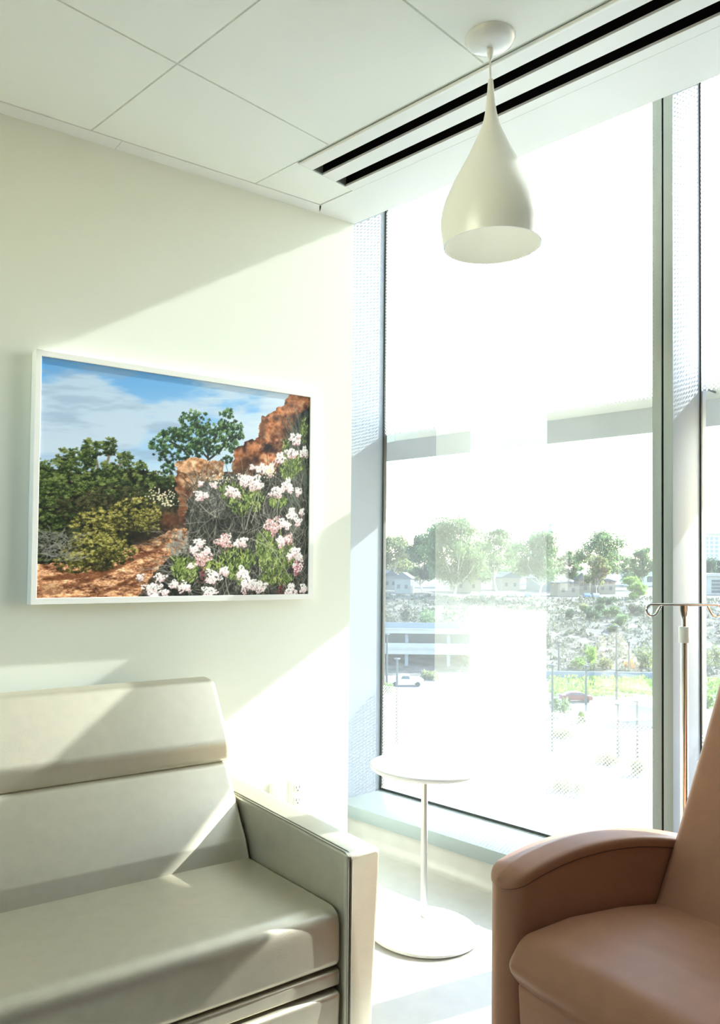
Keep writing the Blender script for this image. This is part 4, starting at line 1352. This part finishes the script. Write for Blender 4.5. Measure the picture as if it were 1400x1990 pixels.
def lamp_post(label, px, D, ytop, group='lamp posts around the car park'):
    p = gp(px, D)
    h = CAM.z - (ytop - 1094) * D / FOC - p.z
    e = empty('lamp_post', p); tag(e, label, 'lamp post', group)
    s = .5 + .5 * D / 130
    bm = bmesh.new(); lathe(bm, [(0, -.1), (.19 * s, -.1), (.16 * s, h * .5), (.13 * s, h), (0, h)], 8); finish('pole', bm, M_POST, e)
    bm = bmesh.new(); box(bm, (-.32 * s, -.32 * s, h), (.32 * s, .32 * s, h + .18 * s), .05); finish('lamp_head', bm, M_POST, e)


lamp_post('dark lamp post nearest the left window frame', 754, 128, 1234)
lamp_post('dark lamp post in front of the white pickup truck', 774, 88, 1281)
lamp_post('dark lamp post beside the grey-green bush', 1075, 84, 1290)
lamp_post('tallest thin lamp post, rising over the bright green ground cover', 1199, 118, 1213)
lamp_post('thin lamp post beside the orange-leaved bush', 1223, 141, 1243)
lamp_post('faint lamp post left of the lime bushes', 1087, 141, 1250)
lamp_post('short blue-green post beside the dark red car', 1140, 108, 1290)
lamp_post('thin post on the pale pavement left of the utility box', 1202, 82, 1364)
lamp_post('thin post on the pale pavement near the mullion', 1239, 80, 1358)

M_TYRE = mat('tyre', (0.02, 0.02, 0.02, 1), .8)
M_CARG = mat('car_glass', (0.04, 0.06, 0.08, 1), .08)


def vehicle(name, label, px, D, body_col, prof, glass, length, width, wheels, wr, rot=0.0, group=None, extra=None, cat='car'):
    p, rz = face_cam(px, D)
    e = empty(name, p, rz + rot); tag(e, label, cat, group)
    M_ = body_col
    bm = bmesh.new()
    pillow(bm, fillet(prof, .12, 3), -width / 2, width / 2, .10, lambda u, a, b: (a, u, b), 3, 0)
    finish('body', bm, M_, e)
    bm = bmesh.new()
    pillow(bm, fillet(glass, .06, 2), -width / 2 + .02, width / 2 - .02, .02, lambda u, a, b: (a, u * 1.0, b), 2, 0)
    for v in bm.verts: v.co.y *= 1.035
    finish('side_window', bm, M_CARG, e)
    for x in wheels:
        for s in (-1, 1):
            bm = bmesh.new(); tube(bm, [(x, s * (width / 2 - .2), wr), (x, s * (width / 2 + .015), wr)], wr, 18); finish('wheel', bm, M_TYRE, e)
    if extra: extra(e)
    return e


CARP = [(-2.2, .3), (2.2, .3), (2.25, .75), (2.1, .95), (1.35, 1.0), (.7, 1.42), (-.9, 1.42), (-1.7, 1.02), (-2.2, .92)]
CARG = [(1.15, 1.02), (.62, 1.34), (-.82, 1.34), (-1.4, 1.04)]
TRKP = [(-2.8, .5), (2.8, .5), (2.8, 1.08), (.75, 1.08), (.7, 1.18), (.45, 1.82), (-.75, 1.82), (-1.25, 1.15), (-2.7, 1.02)]
TRKG = [(.5, 1.18), (.32, 1.70), (-.7, 1.70), (-1.05, 1.2)]
M_WCAR = mat('white_car_paint', (0.75, 0.75, 0.74, 1), .25)


def tail(e):
    o = bpart('tail_light', mat('red_light', (0.6, 0.03, 0.03, 1), .3), e, ((2.68, -1.0, .82), (2.82, -.78, 1.06)))


vehicle('pickup_truck', 'white pickup truck parked at the left window frame', 792, 129, M_WCAR, TRKP, TRKG, 5.6, 1.95, (-1.85, 1.75), .38, 0.0, None, tail, 'truck')
vehicle('car', 'dark red car parked beside the short blue-green post', 1120, 116, mat('red_car_paint', (0.16, 0.03, 0.035, 1), .25), CARP, CARG, 4.4, 1.8, (-1.4, 1.4), .32)
GC = 'cars parked along the hilltop road'
M_BCAR = mat('blue_car_paint', (0.10, 0.18, 0.36, 1), .25); M_GCAR = mat('grey_car_paint', (0.30, 0.33, 0.36, 1), .25)
for px, M_, lb in ((1141, M_BCAR, 'blue car on the hilltop road in front of the ochre gabled house'), (1158, M_GCAR, 'grey car right of the blue car on the hilltop road'),
                   (992, M_GCAR, 'grey car under the slender eucalyptus'), (1009, M_WCAR, 'white car right of the grey car under the slender eucalyptus'), (1027, M_BCAR, 'blue car under the open eucalyptus'),
                   (922, M_WCAR, 'white car right of the tallest eucalyptus trunk'), (940, M_GCAR, 'grey car two places right of the tallest eucalyptus trunk'), (964, M_WCAR, 'white car at the foot of the slender eucalyptus trunk')):
    vehicle('car', lb, px, 241, M_, CARP, CARG, 4.4, 1.8, (-1.4, 1.4), .32, 1.35 + rg.uniform(-.1, .1), GC)
# ------------------------------------------------------------------ light
sd = Vector((-1.0, 0.31, -0.59)).normalized()
sl = bpy.data.lights.new('sun', 'SUN'); sl.energy = SUN_E; sl.angle = math.radians(0.53); sl.color = (1.0, 0.985, 0.965)
so = bpy.data.objects.new('sun', sl); COL.objects.link(so)
so.rotation_euler = sd.to_track_quat('-Z', 'Y').to_euler(); so.location = (20, -6, 14)
w = bpy.data.worlds.new('sky'); sc.world = w; w.use_nodes = True
N = w.node_tree.nodes; L = w.node_tree.links
bg = N['Background']
sky = N.new('ShaderNodeTexSky'); sky.sky_type = 'NISHITA'; sky.sun_disc = False
sky.sun_elevation = math.asin(-sd.z); sky.sun_rotation = math.atan2(1.0, -0.31)
sky.altitude = 50; sky.air_density = 1.0; sky.dust_density = 0.7; sky.ozone_density = 1.0
L.new(sky.outputs[0], bg.inputs['Color']); bg.inputs['Strength'].default_value = SKY_E
vs = sc.view_settings
sc.display_settings.display_device = 'sRGB'
vs.view_transform = 'Standard'; vs.look = 'None'; vs.gamma = 1.0; vs.use_curve_mapping = False; vs.exposure = EXPO
sc.cycles.max_bounces = 12; sc.cycles.diffuse_bounces = 8; sc.cycles.transparent_max_bounces = 16
sc.cycles.use_denoising = True
sc.cycles.sample_clamp_indirect = 8.0
